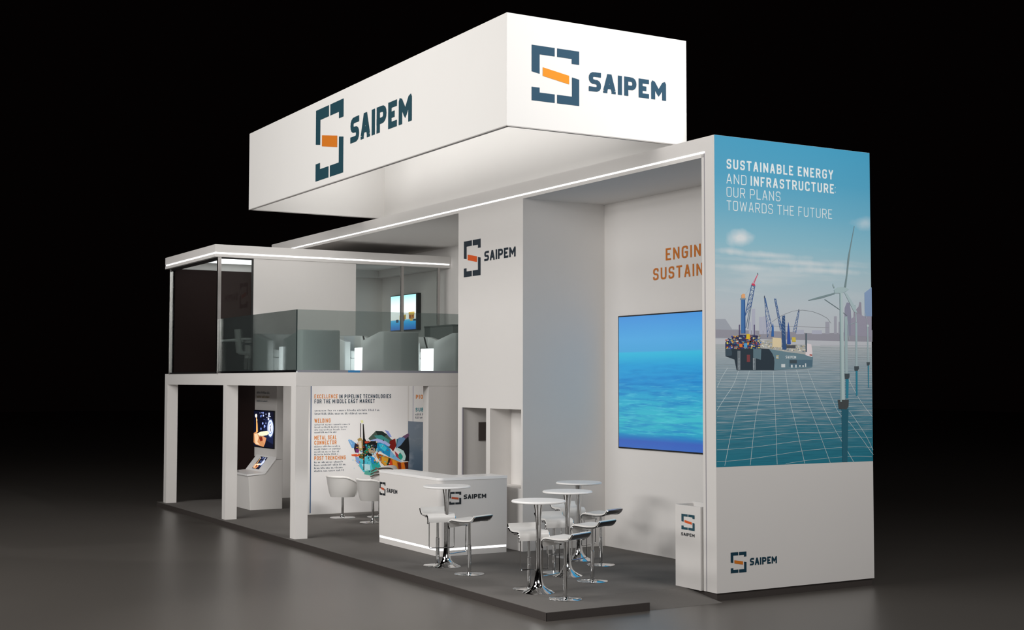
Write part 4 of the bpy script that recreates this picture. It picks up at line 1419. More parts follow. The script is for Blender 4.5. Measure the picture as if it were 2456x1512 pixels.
SLATE = mat('print_slate', '2b4c61', .7, spec=.2)
ORANGE = mat('print_orange', 'd3761d', .5)
ORANGE2 = mat('print_light_orange', 'e08c22', .7, spec=.2)
ORANGE3 = mat('print_red_orange', 'dd5a1c', .5)
PWHITE = mat('print_white', 'e9f2f4', .6)
CUBE = mat('glowing_white', 'ffffff', .5, emit='f4f8fa', es=2.4)
LEATHER = mat('white_leather', 'e6e4e1', .35, noise=.02, nscale=10)
SHELL = mat('white_shell', 'd9d7d4', .4)
UPHOL = mat('grey_white_upholstery', 'e4e6e5', .8, noise=.03, nscale=12)
BACKPLATE = mat('back_plate_metal', '6a6b70', .18, metal=1.0)
BLUE = mat('blue_film', '2f86c4', .4)

def glass(name, tint, refl=.04, rough=0.0, haze=0.0):
    m = bpy.data.materials.new(name); m.use_nodes = True; nt = m.node_tree; nt.nodes.clear()
    out = nt.nodes.new('ShaderNodeOutputMaterial'); tr = nt.nodes.new('ShaderNodeBsdfTransparent'); gl = nt.nodes.new('ShaderNodeBsdfGlossy')
    mx = nt.nodes.new('ShaderNodeMixShader'); fr = nt.nodes.new('ShaderNodeFresnel'); fr.inputs['IOR'].default_value = 1.45
    tr.inputs['Color'].default_value = lin(tint); gl.inputs['Roughness'].default_value = rough
    gl.inputs['Color'].default_value = (.9, .9, .9, 1)
    mul = nt.nodes.new('ShaderNodeMath'); mul.operation = 'MULTIPLY'; mul.inputs[1].default_value = refl/.04
    nt.links.new(fr.outputs[0], mul.inputs[0]); nt.links.new(mul.outputs[0], mx.inputs[0])
    nt.links.new(tr.outputs[0], mx.inputs[1]); nt.links.new(gl.outputs[0], mx.inputs[2]); nt.links.new(mx.outputs[0], out.inputs[0])
    if haze > 0:
        di = nt.nodes.new('ShaderNodeBsdfDiffuse'); di.inputs['Color'].default_value = lin('a9b8b8'); m2 = nt.nodes.new('ShaderNodeMixShader'); m2.inputs[0].default_value = haze
        nt.links.new(tr.outputs[0], m2.inputs[1]); nt.links.new(di.outputs[0], m2.inputs[2]); nt.links.new(m2.outputs[0], mx.inputs[1])
    return m
GLASS_RAIL = glass('tinted_rail_glass', 'dfe4e3', .03, haze=.05)
GLASS_WIN = glass('window_glass', 'f4f7f6', .012)
GLASS_EDGE = mat('dark_glass_edge', '1c2b2b', .2)

def ramp_mat(name, stops, zmin, zmax, emit=0.0, noise=None, axis='Z', blobs=None):
    """printed or lit picture whose colour runs over height (world metres)"""
    m = bpy.data.materials.new(name); m.use_nodes = True; nt = m.node_tree; b = nt.nodes['Principled BSDF']
    tc = nt.nodes.new('ShaderNodeTexCoord'); sp = nt.nodes.new('ShaderNodeSeparateXYZ'); mr = nt.nodes.new('ShaderNodeMapRange')
    nt.links.new(tc.outputs['Object'], sp.inputs[0]); nt.links.new(sp.outputs[axis], mr.inputs['Value'])
    mr.inputs['From Min'].default_value = zmin; mr.inputs['From Max'].default_value = zmax
    cr = nt.nodes.new('ShaderNodeValToRGB'); el = cr.color_ramp.elements
    while len(el) > 1: el.remove(el[-1])
    el[0].position = stops[0][0]; el[0].color = lin(stops[0][1])
    for p, c in stops[1:]:
        e = el.new(p); e.color = lin(c)
    nt.links.new(mr.outputs['Result'], cr.inputs['Fac'])
    last = cr.outputs['Color']
    for (scale, lo, hi, c2, amt, band) in (noise or []):
        mp = nt.nodes.new('ShaderNodeMapping'); mp.inputs['Scale'].default_value = scale
        nt.links.new(tc.outputs['Object'], mp.inputs['Vector'])
        n = nt.nodes.new('ShaderNodeTexNoise'); n.inputs['Scale'].default_value = 1; n.inputs['Detail'].default_value = 5
        nt.links.new(mp.outputs['Vector'], n.inputs['Vector'])
        r = nt.nodes.new('ShaderNodeMapRange'); r.inputs['From Min'].default_value = lo; r.inputs['From Max'].default_value = hi
        r.inputs['To Max'].default_value = amt; nt.links.new(n.outputs['Fac'], r.inputs['Value'])
        fac = r.outputs['Result']
        if band:
            bm_ = nt.nodes.new('ShaderNodeValToRGB'); be = bm_.color_ramp.elements
            be[0].position = band[0]; be[0].color = (0, 0, 0, 1); be[1].position = band[1]; be[1].color = (1, 1, 1, 1)
            e = be.new(band[2]); e.color = (1, 1, 1, 1); e = be.new(band[3]); e.color = (0, 0, 0, 1)
            nt.links.new(mr.outputs['Result'], bm_.inputs['Fac'])
            mu = nt.nodes.new('ShaderNodeMath'); mu.operation = 'MULTIPLY'
            nt.links.new(fac, mu.inputs[0]); nt.links.new(bm_.outputs['Color'], mu.inputs[1]); fac = mu.outputs[0]
        mx = nt.nodes.new('ShaderNodeMix'); mx.data_type = 'RGBA'
        nt.links.new(fac, mx.inputs[0]); nt.links.new(last, mx.inputs[6]); mx.inputs[7].default_value = lin(c2)
        last = mx.outputs[2]
    for (cx, cz, rx, rz, c2, amt) in (blobs or []):       # soft printed cloud
        n = nt.nodes.new('ShaderNodeTexNoise'); n.inputs['Scale'].default_value = 3.5; n.inputs['Detail'].default_value = 5
        nt.links.new(tc.outputs['Object'], n.inputs['Vector'])
        mp = nt.nodes.new('ShaderNodeMapping'); mp.vector_type = 'POINT'
        mp.inputs['Location'].default_value = (-cx/rx, 0, -cz/rz); mp.inputs['Scale'].default_value = (1/rx, 0, 1/rz)
        nt.links.new(tc.outputs['Object'], mp.inputs['Vector'])
        ln = nt.nodes.new('ShaderNodeVectorMath'); ln.operation = 'LENGTH'; nt.links.new(mp.outputs['Vector'], ln.inputs[0])
        ad = nt.nodes.new('ShaderNodeMath'); ad.operation = 'MULTIPLY_ADD'; ad.inputs[1].default_value = -1.6
        nt.links.new(n.outputs['Fac'], ad.inputs[0]); nt.links.new(ln.outputs['Value'], ad.inputs[2])
        r = nt.nodes.new('ShaderNodeMapRange'); r.inputs['From Min'].default_value = .25; r.inputs['From Max'].default_value = -.75; r.inputs['To Max'].default_value = amt
        nt.links.new(ad.outputs[0], r.inputs['Value'])
        mx = nt.nodes.new('ShaderNodeMix'); mx.data_type = 'RGBA'
        nt.links.new(r.outputs['Result'], mx.inputs[0]); nt.links.new(last, mx.inputs[6]); mx.inputs[7].default_value = lin(c2)
        last = mx.outputs[2]
    b.inputs['Roughness'].default_value = .55; b.inputs['Specular IOR Level'].default_value = .25
    if emit > 0:
        nt.links.new(last, b.inputs['Emission Color']); b.inputs['Emission Strength'].default_value = emit
        b.inputs['Base Color'].default_value = (.01, .01, .01, 1); b.inputs['Roughness'].default_value = .25
    else:
        nt.links.new(last, b.inputs['Base Color'])
    return m
def flat(hexc, emit=0.0, gain=1.0):
    if gain != 1.0:
        c = lin(hexc); c = tuple(min(v*gain+.012, .95) for v in c[:3])+(1.0,)
        return mat('ink_light_'+hexc, c, .6, spec=.2)
    nm = ('glow_' if emit else 'ink_') + hexc
    if emit: return mat(nm, '050505', .3, emit=hexc, es=emit)
    return mat(nm, hexc, .55, spec=.25)

# ------------------------------------------------------------------ mesh builder
class MB:
    def __init__(s): s.v = []; s.f = []; s.m = []; s.mi = 0
    def add(s, vs, fs, mi=None):
        o = len(s.v); s.v += [tuple(p) for p in vs]
        for f in fs: s.f.append(tuple(o+i for i in f)); s.m.append(s.mi if mi is None else mi)
        return s
    def box(s, x0, x1, y0, y1, z0, z1, mi=None):
        return s.add([(x0,y0,z0),(x1,y0,z0),(x1,y1,z0),(x0,y1,z0),(x0,y0,z1),(x1,y0,z1),(x1,y1,z1),(x0,y1,z1)],
                     [(0,3,2,1),(4,5,6,7),(0,1,5,4),(1,2,6,5),(2,3,7,6),(3,0,4,7)], mi)
    def prism(s, pts, a, b, axis=2, mi=None):
        """closed polygon pts (2-D) extruded from a to b along axis"""
        n = len(pts)
        def P(p, h):
            if axis == 2: return (p[0], p[1], h)
            if axis == 1: return (p[0], h, p[1])
            return (h, p[0], p[1])
        vs = [P(p, a) for p in pts]+[P(p, b) for p in pts]
        fs = [tuple(range(n-1, -1, -1)), tuple(range(n, 2*n))]+[(i, (i+1) % n, n+(i+1) % n, n+i) for i in range(n)]
        return s.add(vs, fs, mi)
    def lathe(s, prof, c=(0, 0), n=40, mi=None, cap=True):
        vs = []; fs = []
        for r, z in prof:
            for k in range(n): a = 2*PI*k/n; vs.append((c[0]+r*math.cos(a), c[1]+r*math.sin(a), z))
        for i in range(len(prof)-1):
            for k in range(n):
                k2 = (k+1) % n; fs.append((i*n+k, i*n+k2, (i+1)*n+k2, (i+1)*n+k))
        if cap:
            fs.append(tuple(range(n-1, -1, -1))); o = (len(prof)-1)*n; fs.append(tuple(range(o, o+n)))
        return s.add(vs, fs, mi)
    def tube(s, path, r, n=10, closed=False, mi=None):
        P = [Vector(p) for p in path]; N = len(P); vs = []; fs = []; up = None
        for i, p in enumerate(P):
            a = P[(i-1) % N] if (closed or i > 0) else p; b = P[(i+1) % N] if (closed or i < N-1) else p
            t = (b-a).normalized()
            if up is None: up = Vector((0, 0, 1)) if abs(t.z) < .9 else Vector((1, 0, 0))
            u = t.cross(up).normalized(); w = u.cross(t).normalized(); up = w
            for k in range(n):
                q = 2*PI*k/n; vs.append(p+u*(r*math.cos(q))+w*(r*math.sin(q)))
        for i in range(N if closed else N-1):
            j = (i+1) % N
            for k in range(n):
                k2 = (k+1) % n; fs.append((i*n+k, i*n+k2, j*n+k2, j*n+k))
        if not closed: fs.append(tuple(range(n-1, -1, -1))); fs.append(tuple((N-1)*n+k for k in range(n)))
        return s.add(vs, fs, mi)
    def sheet(s, rows, th, mi=None):
        """grid of points (rows of equal length) thickened by th along its normals"""
        R = len(rows); Cn = len(rows[0]); V = [[Vector(p) for p in r] for r in rows]; top = []; bot = []
        for i in range(R):
            for j in range(Cn):
                du = V[min(i+1, R-1)][j]-V[max(i-1, 0)][j]; dv = V[i][min(j+1, Cn-1)]-V[i][max(j-1, 0)]
                nn = du.cross(dv); nn = nn.normalized() if nn.length > 1e-9 else Vector((0, 0, 1))
                top.append(V[i][j]+nn*th/2); bot.append(V[i][j]-nn*th/2)
        K = R*Cn; fs = []
        for i in range(R-1):
            for j in range(Cn-1):
                a = i*Cn+j; b = a+1; c = a+Cn+1; d = a+Cn
                fs += [(a, d, c, b), (K+a, K+b, K+c, K+d)]
        for i in range(R-1):
            fs += [(i*Cn, K+i*Cn, K+(i+1)*Cn, (i+1)*Cn), (i*Cn+Cn-1, (i+1)*Cn+Cn-1, K+(i+1)*Cn+Cn-1, K+i*Cn+Cn-1)]
        for j in range(Cn-1):
            fs += [(j, j+1, K+j+1, K+j), ((R-1)*Cn+j, K+(R-1)*Cn+j, K+(R-1)*Cn+j+1, (R-1)*Cn+j+1)]
        return s.add(top+bot, fs, mi)
    def build(s, name, mats, parent=None, smooth=False, bevel=0.0, seg=2, sub=0, loc=None, rz=0, fix=True):
        me = bpy.data.meshes.new(name); me.from_pydata(s.v, [], s.f)
        if not isinstance(mats, (list, tuple)): mats = [mats]
        for m in mats: me.materials.append(m)
        for p, i in zip(me.polygons, s.m): p.material_index = i
        if fix:
            b = bmesh.new(); b.from_mesh(me); bmesh.ops.recalc_face_normals(b, faces=b.faces); b.to_mesh(me); b.free()
        o = bpy.data.objects.new(name, me); COL.objects.link(o)
        if smooth:
            for p in me.polygons: p.use_smooth = True
            try: me.set_sharp_from_angle(angle=math.radians(38))
            except Exception: pass
        if bevel > 0:
            mo = o.modifiers.new('Bevel', 'BEVEL'); mo.width = bevel; mo.segments = seg; mo.limit_method = 'ANGLE'
            mo.harden_normals = False
        if sub > 0:
            mo = o.modifiers.new('Subdivision', 'SUBSURF'); mo.levels = sub; mo.render_levels = sub
        if parent: o.parent = parent
        if loc is not None: o.location = loc; o.rotation_euler = (0, 0, rz)
        return o
def box(name, x0, x1, y0, y1, z0, z1, m, parent=None, bevel=0.0):
    return MB().box(x0, x1, y0, y1, z0, z1).build(name, m, parent, bevel=bevel)
def tag(o, label, cat, group=None):
    o['label'] = label; o['category'] = cat
    if group: o['group'] = group
    return o
def struct(o, label=None):
    o['kind'] = 'structure'
    if label: o['label'] = label
    return o
def thing(name, label, cat, loc=(0, 0, 0), rz=0, group=None):
    o = bpy.data.objects.new(name, None); COL.objects.link(o); o.location = loc; o.rotation_euler = (0, 0, rz)
    o.empty_display_size = .1
    return tag(o, label, cat, group)
def sub(child, part):
    # hang a piece under the part that carries it (all parts here are unrotated)
    child.location = Vector(child.location)-Vector(part.location); child.parent = part; return child
def kid(root, nm, n=0):
    return [c for c in sorted(root.children, key=lambda q: q.name) if c.name.split('.')[0] == nm][n]
def copy_tree(o, parent=None):
    c = o.copy(); COL.objects.link(c)
    if parent: c.parent = parent
    for ch in [x for x in list(o.children)]: copy_tree(ch, c)
    return c

# ------------------------------------------------------------------ lettering (stroke letters drawn in straight-sided technical capitals)
G = {
'A': (1, [[(0,0),(.44,1),(.56,1),(1,0)], [(.2,.3),(.8,.3)]]),
'B': (1, [[(0,.5),(1,.5,1),(1,1,1),(0,1),(0,0),(1,0,1),(1,.5,1)]]),
'C': (1, [[(1,.72),(1,1,1),(0,1,1),(0,0,1),(1,0,1),(1,.28)]]),
'D': (1, [[(0,0),(0,1),(1,1,1),(1,0,1),(0,0)]]),
'E': (.86, [[(1,1),(0,1),(0,0),(1,0)], [(0,.5),(.9,.5)]]),
'F': (.84, [[(1,1),(0,1),(0,0)], [(0,.48),(.88,.48)]]),
'G': (1, [[(1,.75),(1,1,1),(0,1,1),(0,0,1),(1,0,1),(1,.48),(.5,.48)]]),
'H': (1, [[(0,0),(0,1)], [(1,0),(1,1)], [(0,.5),(1,.5)]]),
'I': (.0, [[(0,0),(0,1)]]),
'K': (1, [[(0,0),(0,1)], [(1,1),(.05,.42)], [(.32,.6),(1,0)]]),
'L': (.82, [[(0,1),(0,0),(1,0)]]),
'M': (1.25, [[(0,0),(0,1),(.5,.32),(1,1),(1,0)]]),
'N': (1.02, [[(0,0),(0,1),(1,0),(1,1)]]),
'O': (1, [[(.5,1),(0,1,1),(0,0,1),(1,0,1),(1,1,1),(.5,1)]]),
'P': (1, [[(0,0),(0,1),(1,1,1),(1,.42,1),(0,.42)]]),
'R': (1, [[(0,0),(0,1),(1,1,1),(1,.45,1),(0,.45)], [(.5,.45),(1,0)]]),
'S': (.96, [[(1,.74),(1,1,1),(0,1,1),(0,.5,1),(1,.5,1),(1,0,1),(0,0,1),(0,.26)]]),
'T': (.96, [[(0,1),(1,1)], [(.5,1),(.5,0)]]),
'U': (1, [[(0,1),(0,0,1),(1,0,1),(1,1)]]),
'V': (1, [[(0,1),(.45,0),(.55,0),(1,1)]]),
'W': (1.5, [[(0,1),(.25,0),(.5,.92),(.75,0),(1,1)]]),
'X': (1, [[(0,0),(1,1)], [(0,1),(1,0)]]),
'Y': (1, [[(0,1),(.5,.45),(1,1)], [(.5,.45),(.5,0)]]),
':': (.0, [[(0,.08),(0,.2)], [(0,.62),(0,.74)]]),
'-': (.5, [[(0,.45),(1,.45)]]),
}
SBOLD = [[(1,1),(0,1,1),(0,.5,1),(1,.5,1),(1,0,1),(0,0)]]
def rounded(path, W, H, t, rad):
    pts = [(p[0]*W, p[1]*H, len(p) > 2) for p in path]; out = []
    for i, (x, y, r) in enumerate(pts):
        if r and 0 < i < len(pts)-1:
            a = Vector(pts[i-1][:2]); p = Vector((x, y)); b = Vector(pts[i+1][:2])
            da = a-p; db = b-p; q = min(rad, da.length*.5, db.length*.5)
            A = p+da.normalized()*q; B = p+db.normalized()*q
            for k in range(5):
                s = k/4; out.append(((1-s)**2*A+2*s*(1-s)*p+s*s*B))
        else: out.append(Vector((x, y)))
    res = [out[0]]
    for p in out[1:]:
        if (p-res[-1]).length > 1e-6: res.append(p)
    return res
def text_polys(txt, h, w, t, gap, skew=0):
    """polygons (2-D) of a line of capitals: h height, w width of a normal letter, t stroke"""
    polys = []; x = 0.0
    for ch in txt:
        if ch == ' ': x += w*.62; continue
        start = len(polys); wf, strokes = G[ch]
        if ch == 'S' and t > .2*h: strokes = SBOLD
        W = max(w*wf-t, 0)
        for st in strokes:
            pts = rounded(st, W, h-t, t, min(w, h)*.34); pts = [p+Vector((x+t/2, t/2)) for p in pts]
            n = len(pts)
            for a, b in zip(pts, pts[1:]):
                d = (b-a).normalized(); nn = Vector((-d.y, d.x))*t/2
                polys.append([a+nn, a-nn, b-nn, b+nn])
            for i in range(1, n-1):
                d1 = (pts[i]-pts[i-1]).normalized(); d2 = (pts[i+1]-pts[i]).normalized(); dot = d1.dot(d2)
                if dot > .98: continue
                n1 = Vector((-d1.y, d1.x)); n2 = Vector((-d2.y, d2.x)); s = 1 if d1.x*d2.y-d1.y*d2.x < 0 else -1
                m = (n1+n2)
                if m.length < 1e-4: continue
                m = m.normalized(); L = min(t/2/max(m.dot(n1), .3), t*.78)
                polys.append([pts[i], pts[i]+n1*s*t/2, pts[i]+m*s*L, pts[i]+n2*s*t/2])
            for e, d in ((pts[0], (pts[0]-pts[1]).normalized()), (pts[-1], (pts[-1]-pts[-2]).normalized())):
                lx, ly = e.x-x-t/2, e.y-t/2
                if not ((d.x > .3 and lx > W-.001) or (d.x < -.3 and lx < .001) or (d.y > .3 and ly > h-t-.001) or (d.y < -.3 and ly < .001)): continue
                # square end caps so that the stroke ends reach the letter's box, diagonal ends trimmed by the box
                if abs(d.x) < .05 or abs(d.y) < .05:
                    nn = Vector((-d.y, d.x))*t/2; polys.append([e+nn, e-nn, e-nn+d*t/2, e+nn+d*t/2])
                else:
                    k = t/2; polys.append([e+Vector((-k, -k if d.y < 0 else 0)), e+Vector((k, -k if d.y < 0 else 0)), e+Vector((k, 0 if d.y < 0 else k)), e+Vector((-k, 0 if d.y < 0 else k))])
        for k in range(start, len(polys)):      # keep every stroke inside the letter's height
            polys[k] = [Vector((q[0], min(max(q[1], 0), h))) for q in polys[k]]
        polys[start:] = [tuple(list(p)+[(k,)]) for k, p in enumerate(polys[start:])]
        x += max(w*wf, t)+gap
    return polys, x-gap
class Plane2D:
    """a wall surface: maps (a, z) metres onto it, d metres in front of it"""
    def __init__(s, axis, c): s.axis = axis; s.c = c
    def __call__(s, a, z, d=.003):
        return (s.c-d, -a, z) if s.axis == 'X' else (a, s.c-d, z)
def decal(name, pl, polys, m, parent, d=.003):
    b = MB()
    for i, p in enumerate(polys):
        k = i
        if len(p[-1]) == 1: k = p[-1][0]; p = p[:-1]
        dd = d+(k % 40)*.00006      # overlapping strokes of a letter never share one plane
        b.add([pl(q[0], q[1], dd) for q in p], [tuple(range(len(p)))])
    return b.build(name, m, parent, fix=False)
def put_text(name, pl, a0, z0, h, length, txt, m, parent, bold=.16, d=.003, lean=0.0, wgap=.22, wf=.6):
    w = h*wf; t = h*bold; pol, L = text_polys(txt, h, w, t, h*wgap)
    k = length/L if length else 1.0
    return decal(name, pl, [[(a0+q[0]*k, z0+q[1]+lean*q[0]*k) if len(q) > 1 else q for q in p] for p in pol], m, parent, d)
MARK_DARK = [[(0,1),(0,.52),(.165,.494),(.165,.845),(.48,.845),(.48,1)],
             [(.53,1),(.53,.845),(.84,.845),(.84,.755),(1,.755),(1,1)],
             [(0,0),(.48,0),(.48,.155),(.165,.155),(.165,.243),(0,.243)],
             [(.53,0),(1,0),(1,.483),(.845,.508),(.845,.155),(.53,.155)]]
MARK_BAR = [[(.23,.62),(.23,.464),(.785,.372),(.785,.53)]]
def logo(pl, a0, z0, W, H, ta, tz, th, tl, dark, bar, label, bold=.24, parent=None, d=.003, word='SAIPEM', tm=None):
    """emblem (bracketed square with slanted bar) and its lettering, as one sign"""
    if parent is None:
        root = thing('wall_logo', label, 'logo', pl(a0+W/2, z0, .001), 0, None); off = Vector(root.location)
    else: root = parent; off = None
    o1 = decal('emblem', pl, [[(a0+p[0]*W, z0+p[1]*H) for p in q] for q in MARK_DARK], dark, root, d)
    o2 = decal('emblem_bar', pl, [[(a0+p[0]*W, z0+p[1]*H) for p in q] for q in MARK_BAR], bar, root, d)
    o2['label'] = 'orange slanted bar of the emblem'
    o3 = put_text('lettering', pl, ta, tz, th, tl, word, tm or dark, root, bold=bold, d=d, wgap=.13, wf=.72)
    if off is not None:
        for o in (o1, o2, o3): o.location = -off
    return root

# ------------------------------------------------------------------ hall floor and world
w = bpy.data.worlds.new('World'); scene.world = w; w.use_nodes = True
w.node_tree.nodes['Background'].inputs[0].default_value = (0.001, 0.0006, 0.0006, 1); w.node_tree.nodes['Background'].inputs[1].default_value = 1
FLOORM = mat('polished_hall_floor', '524e4a', .34, spec=.75, noise=.05, nscale=.5)
struct(box('floor', -60, 90, -30, 110, -.25, -.1, FLOORM), 'dark polished hall floor around the stand')

# ------------------------------------------------------------------ stand shell
ZT, ZC = 5.80, 5.54                      # roof top, ceiling
# platform with its ramp
plat = thing('stage_platform', 'low dark grey carpeted platform that carries the whole stand', 'platform', (0, 0, -.1))
pb = MB()
pb.prism([(-2.577,-.113),(-1.121,-.113),(-1.121,.62),(2.7067,.62),(2.7067,16.15),(-2.577,16.15)], -.1, 0)
o = pb.build('platform_top', [CARPET], plat); o.location = (0, 0, .1)
ed = MB()
ed.box(-2.582,-2.577,-.118,16.15,-.1,-.004); ed.box(-2.582,-1.121,-.118,-.113,-.1,-.004)
o = ed.build('edge_strip', PLINTH, plat); o.location = (0, 0, .1)
rp = MB(); rp.add([(-1.121,.62,-.1),(0,.62,-.1),(0,.62,-.001),(-1.121,.62,-.001),(-1.121,-.113,-.099),(0,-.113,-.099)], [(3,2,5,4),(0,3,4),(1,5,2),(0,4,5,1)])
o = rp.build('ramp', CARPET, plat); o.location = (0, 0, .1); o['label'] = 'short sloping ramp beside the tower'

# end tower wall with a groove, on a dark plinth
wr = MB(); wr.box(0,2.7067,0,.195,0,ZT).box(.02,2.7067,.195,.212,0,ZC+.05).box(-.0,2.7067,.212,.262,0,ZC)
WR = struct(wr.build('wall_right', WHITE), 'tall white end wall of the stand, printed on its outer face')
struct(box('trim_1', .001, .021, .1955, .2115, .0, ZC+.05, SHADOWGAP), 'thin dark groove down the edge of the tall end wall')
struct(box('baseboard_right', .02, 2.69, .02, .62, -.1, 0, PLINTH), 'dark plinth under the tall end wall')
# roof slab with glowing edge strip
cs = MB(); cs.box(0, 2.7067, .195, 16.15, ZC+.075, ZT).box(0, 2.7067, .262, 16.15, ZC, ZC+.052).box(.02, 2.7067, .262, 16.15, ZC+.052, ZC+.075)
CE = struct(cs.build('ceiling', WHITE), 'long white roof slab of the stand with a glowing edge line')
led = MB(); led.box(-.004, .02, .196, 15.0, ZC+.0535, ZC+.0735); led.build('light_strip', LED, CE)
struct(box('wall_back', 1.55, 1.66, .262, 4.77, 0, ZC, WHITE), 'white inner wall carrying the large sea screen')
struct(box('wall_rear', 2.6, 2.7067, .262, 15.7, 0, ZC, WHITE), 'white rear wall along the back of the stand')
wl = MB(); wl.box(.0, 2.7067, 15.7, 16.15, 0, ZC)
struct(wl.build('wall_left', WHITE), 'white far end wall of the stand')
# middle tower with the two niches
wm = MB()
wm.box(0, 2.6, 4.77, 6.94, 2.21, ZC)
wm.box(0, 2.6, 6.79, 6.94, 0, 2.21).box(0, 2.6, 4.77, 4.82, 0, 2.21).box(0, 1.3, 5.82, 5.95, 0, 2.21)
wm.box(.40, 1.3, 4.82, 5.82, 0, 2.21).box(1.3, 2.6, 4.82, 6.79, 0, 2.21).box(.0, .40, 4.82, 5.82, 0, .97)
struct(wm.build('wall_middle', WHITE), 'tall white middle tower with two niches at its foot')
struct(box('trim_2', -.002, .012, 6.755, 6.789, 0, 2.205, SHADOWGAP), 'dark vertical gap at the door niche')
dp = thing('access_panel', 'small dark square panel inside the door niche of the middle tower', 'panel', (.42, 6.785, 1.64))
p = box('panel_plate', .315, .60, 6.768, 6.788, 1.64, 1.955, mat('panel_dark', '4b4340', .5), dp, .004); p.location = (-.42, -6.785, -1.64)
# wall under the balcony and the printed inner wall
struct(box('wall_side', 0, 2.6, 8.055, 8.27, 0, 2.57, WHITE), 'white wall below the balcony beside the middle tower')
struct(box('wall_inner', -.80, 2.6, 11.8, 11.9, 0, 2.57, WHITE), 'white graphic wall below the balcony')
struct(box('wall_brown', -1.15, 0, 15.7, 15.76, 0, 2.57, BROWN), 'dark brown panel wall behind the touch kiosk')

# ------------------------------------------------------------------ balcony
deck = MB(); deck.prism([(-2.5,8.05),(2.6,8.05),(2.6,15.7),(0,15.7),(0,15.93),(-2.5,15.93)], 2.57, 2.8)
tag(deck.build('balcony_deck', WHITE), 'white balcony deck carried on three posts, lounge on top', 'balcony')
posts = [((15.73,15.93), 'white square post at the far left end of the balcony'), ((11.71,11.905), 'white square post in the middle of the balcony front, beside the touch kiosk'), ((8.055,8.27), 'white square post at the near corner of the balcony, left of the printed wall')]
for (y0, y1), lb in posts:
    r = tag(MB().box(-.115, .115, -(y1-y0)/2, (y1-y0)/2, 0, 2.57).build('support_post', WHITE, None, loc=(-2.385, (y0+y1)/2, 0)), lb, 'post', 'posts under the balcony')
# canopy over the meeting room
can = thing('flat_canopy', 'white flat canopy with a glowing edge line over the glazed meeting room', 'canopy', (-2.6, 12.2, 5.09))
def at(o, p): o.location = tuple(-c for c in p); return o
cb = MB(); X0, X1, Y0, Y1 = -2.6, 2.595, 12.2, 15.68
cb.box(X0, X1, Y0, Y1, 5.175, 5.335) if False else None
cb.box(X0, X1, Y0, Y1, 5.25, 5.33)
for (a, b, c, d) in ((X0, X0+.2, Y0, Y1), (X1-.2, X1, Y0, Y1), (X0+.2, X1-.2, Y0, Y0+.2), (X0+.2, X1-.2, Y1-.2, Y1)):
    cb.box(a, b, c, d, 5.175, 5.25); cb.box(a, b, c, d, 5.085, 5.145)
    cb.box(a+.015 if a == X0 else a, b, c+.015 if c == Y0 else c, d, 5.145, 5.175)
at(cb.build('canopy_slab', WHITE, can), can.location)
lb_ = MB(); lb_.box(X0-.005, X0+.015, Y0-.005, Y1-.06, 5.148, 5.172); lb_.box(X0-.005, X1-.03, Y0-.005, Y0+.015, 5.148, 5.172)
at(lb_.build('light_strip', LED, can), can.location)
lp = thing('ceiling_light', 'flat glowing panel added to brighten the canopy ceiling inside the glazed meeting room', 'light', (-1.5, 14, 5.235))  # added glowing panel that whitens the canopy underside and lights the room
MB().box(-.9, .9, -1.45, 1.3, -.002, .013).build('fill_panel', mat('ceiling_glow', 'ffffff', .5, emit='fdfdff', es=1.7), lp)
MB().box(-.92, .92, -1.47, -1.45, -.004, .013).build('panel_frame', SATIN, lp)
# meeting-room glazing
win = thing('window_1', 'glazed corner of the upstairs meeting room with slim silver posts', 'window', (-2.5, 12.25, 2.8)); win['kind'] = 'structure'; del win['category']
W0 = (-2.5, 12.25, 2.8)
fr = MB(); fr.box(-2.53, -2.46, 12.23, 12.30, 2.8, 5.085); fr.box(-2.53, -2.47, 15.55, 15.61, 2.8, 5.085)
at(fr.build('window_frame', SATIN, win), W0)
gk = MB(); gk.box(-2.515, -2.485, 12.30, 15.55, 5.03, 5.084); gk.box(-2.46, -1.80, 12.24, 12.27, 5.055, 5.084); gk.box(-1.83, -1.80, 12.235, 12.28, 2.8, 5.055); gk.box(-2.515, -2.485, 12.30, 15.55, 2.8, 2.83); gk.box(-2.46, -1.83, 12.24, 12.27, 2.8, 2.83)
at(gk.build('gasket', mat('gasket_dark', '1b1a1a', .5), win), W0)
at(MB().box(-2.505, -2.495, 12.30, 15.55, 2.83, 5.03).build('pane', GLASS_WIN, win), W0)
at(MB().box(-2.46, -1.83, 12.25, 12.26, 2.83, 5.055).build('pane', GLASS_WIN, win), W0)
struct(box('wall_upper', -1.80, .40, 12.22, 12.34, 2.8, 5.084, WHITE), 'white upstairs wall between the glazed corner and the glass door')
struct(box('wall_upper_brown', -2.44, -.02, 15.45, 15.5, 2.8, 5.08, BROWN), 'dark brown end wall of the upstairs meeting room')
# glass door to the upstairs room
dr = thing('door_1', 'frameless glass front with slim grey posts in front of the upstairs screen', 'door', (1.4, 12.25, 2.8)); dr['kind'] = 'structure'; del dr['category']
W0 = (1.4, 12.25, 2.8)
f = MB(); f.box(1.45, 1.51, 12.24, 12.30, 2.8, 5.084); f.box(2.31, 2.36, 12.24, 12.30, 2.8, 5.084)
at(f.build('door_frame', SATIN, dr), W0)
at(MB().box(.40, 1.45, 12.265, 12.275, 2.81, 5.08).build('pane', GLASS_WIN, dr), W0)
at(MB().box(1.51, 2.31, 12.265, 12.275, 2.81, 5.08).build('pane', GLASS_WIN, dr), W0)
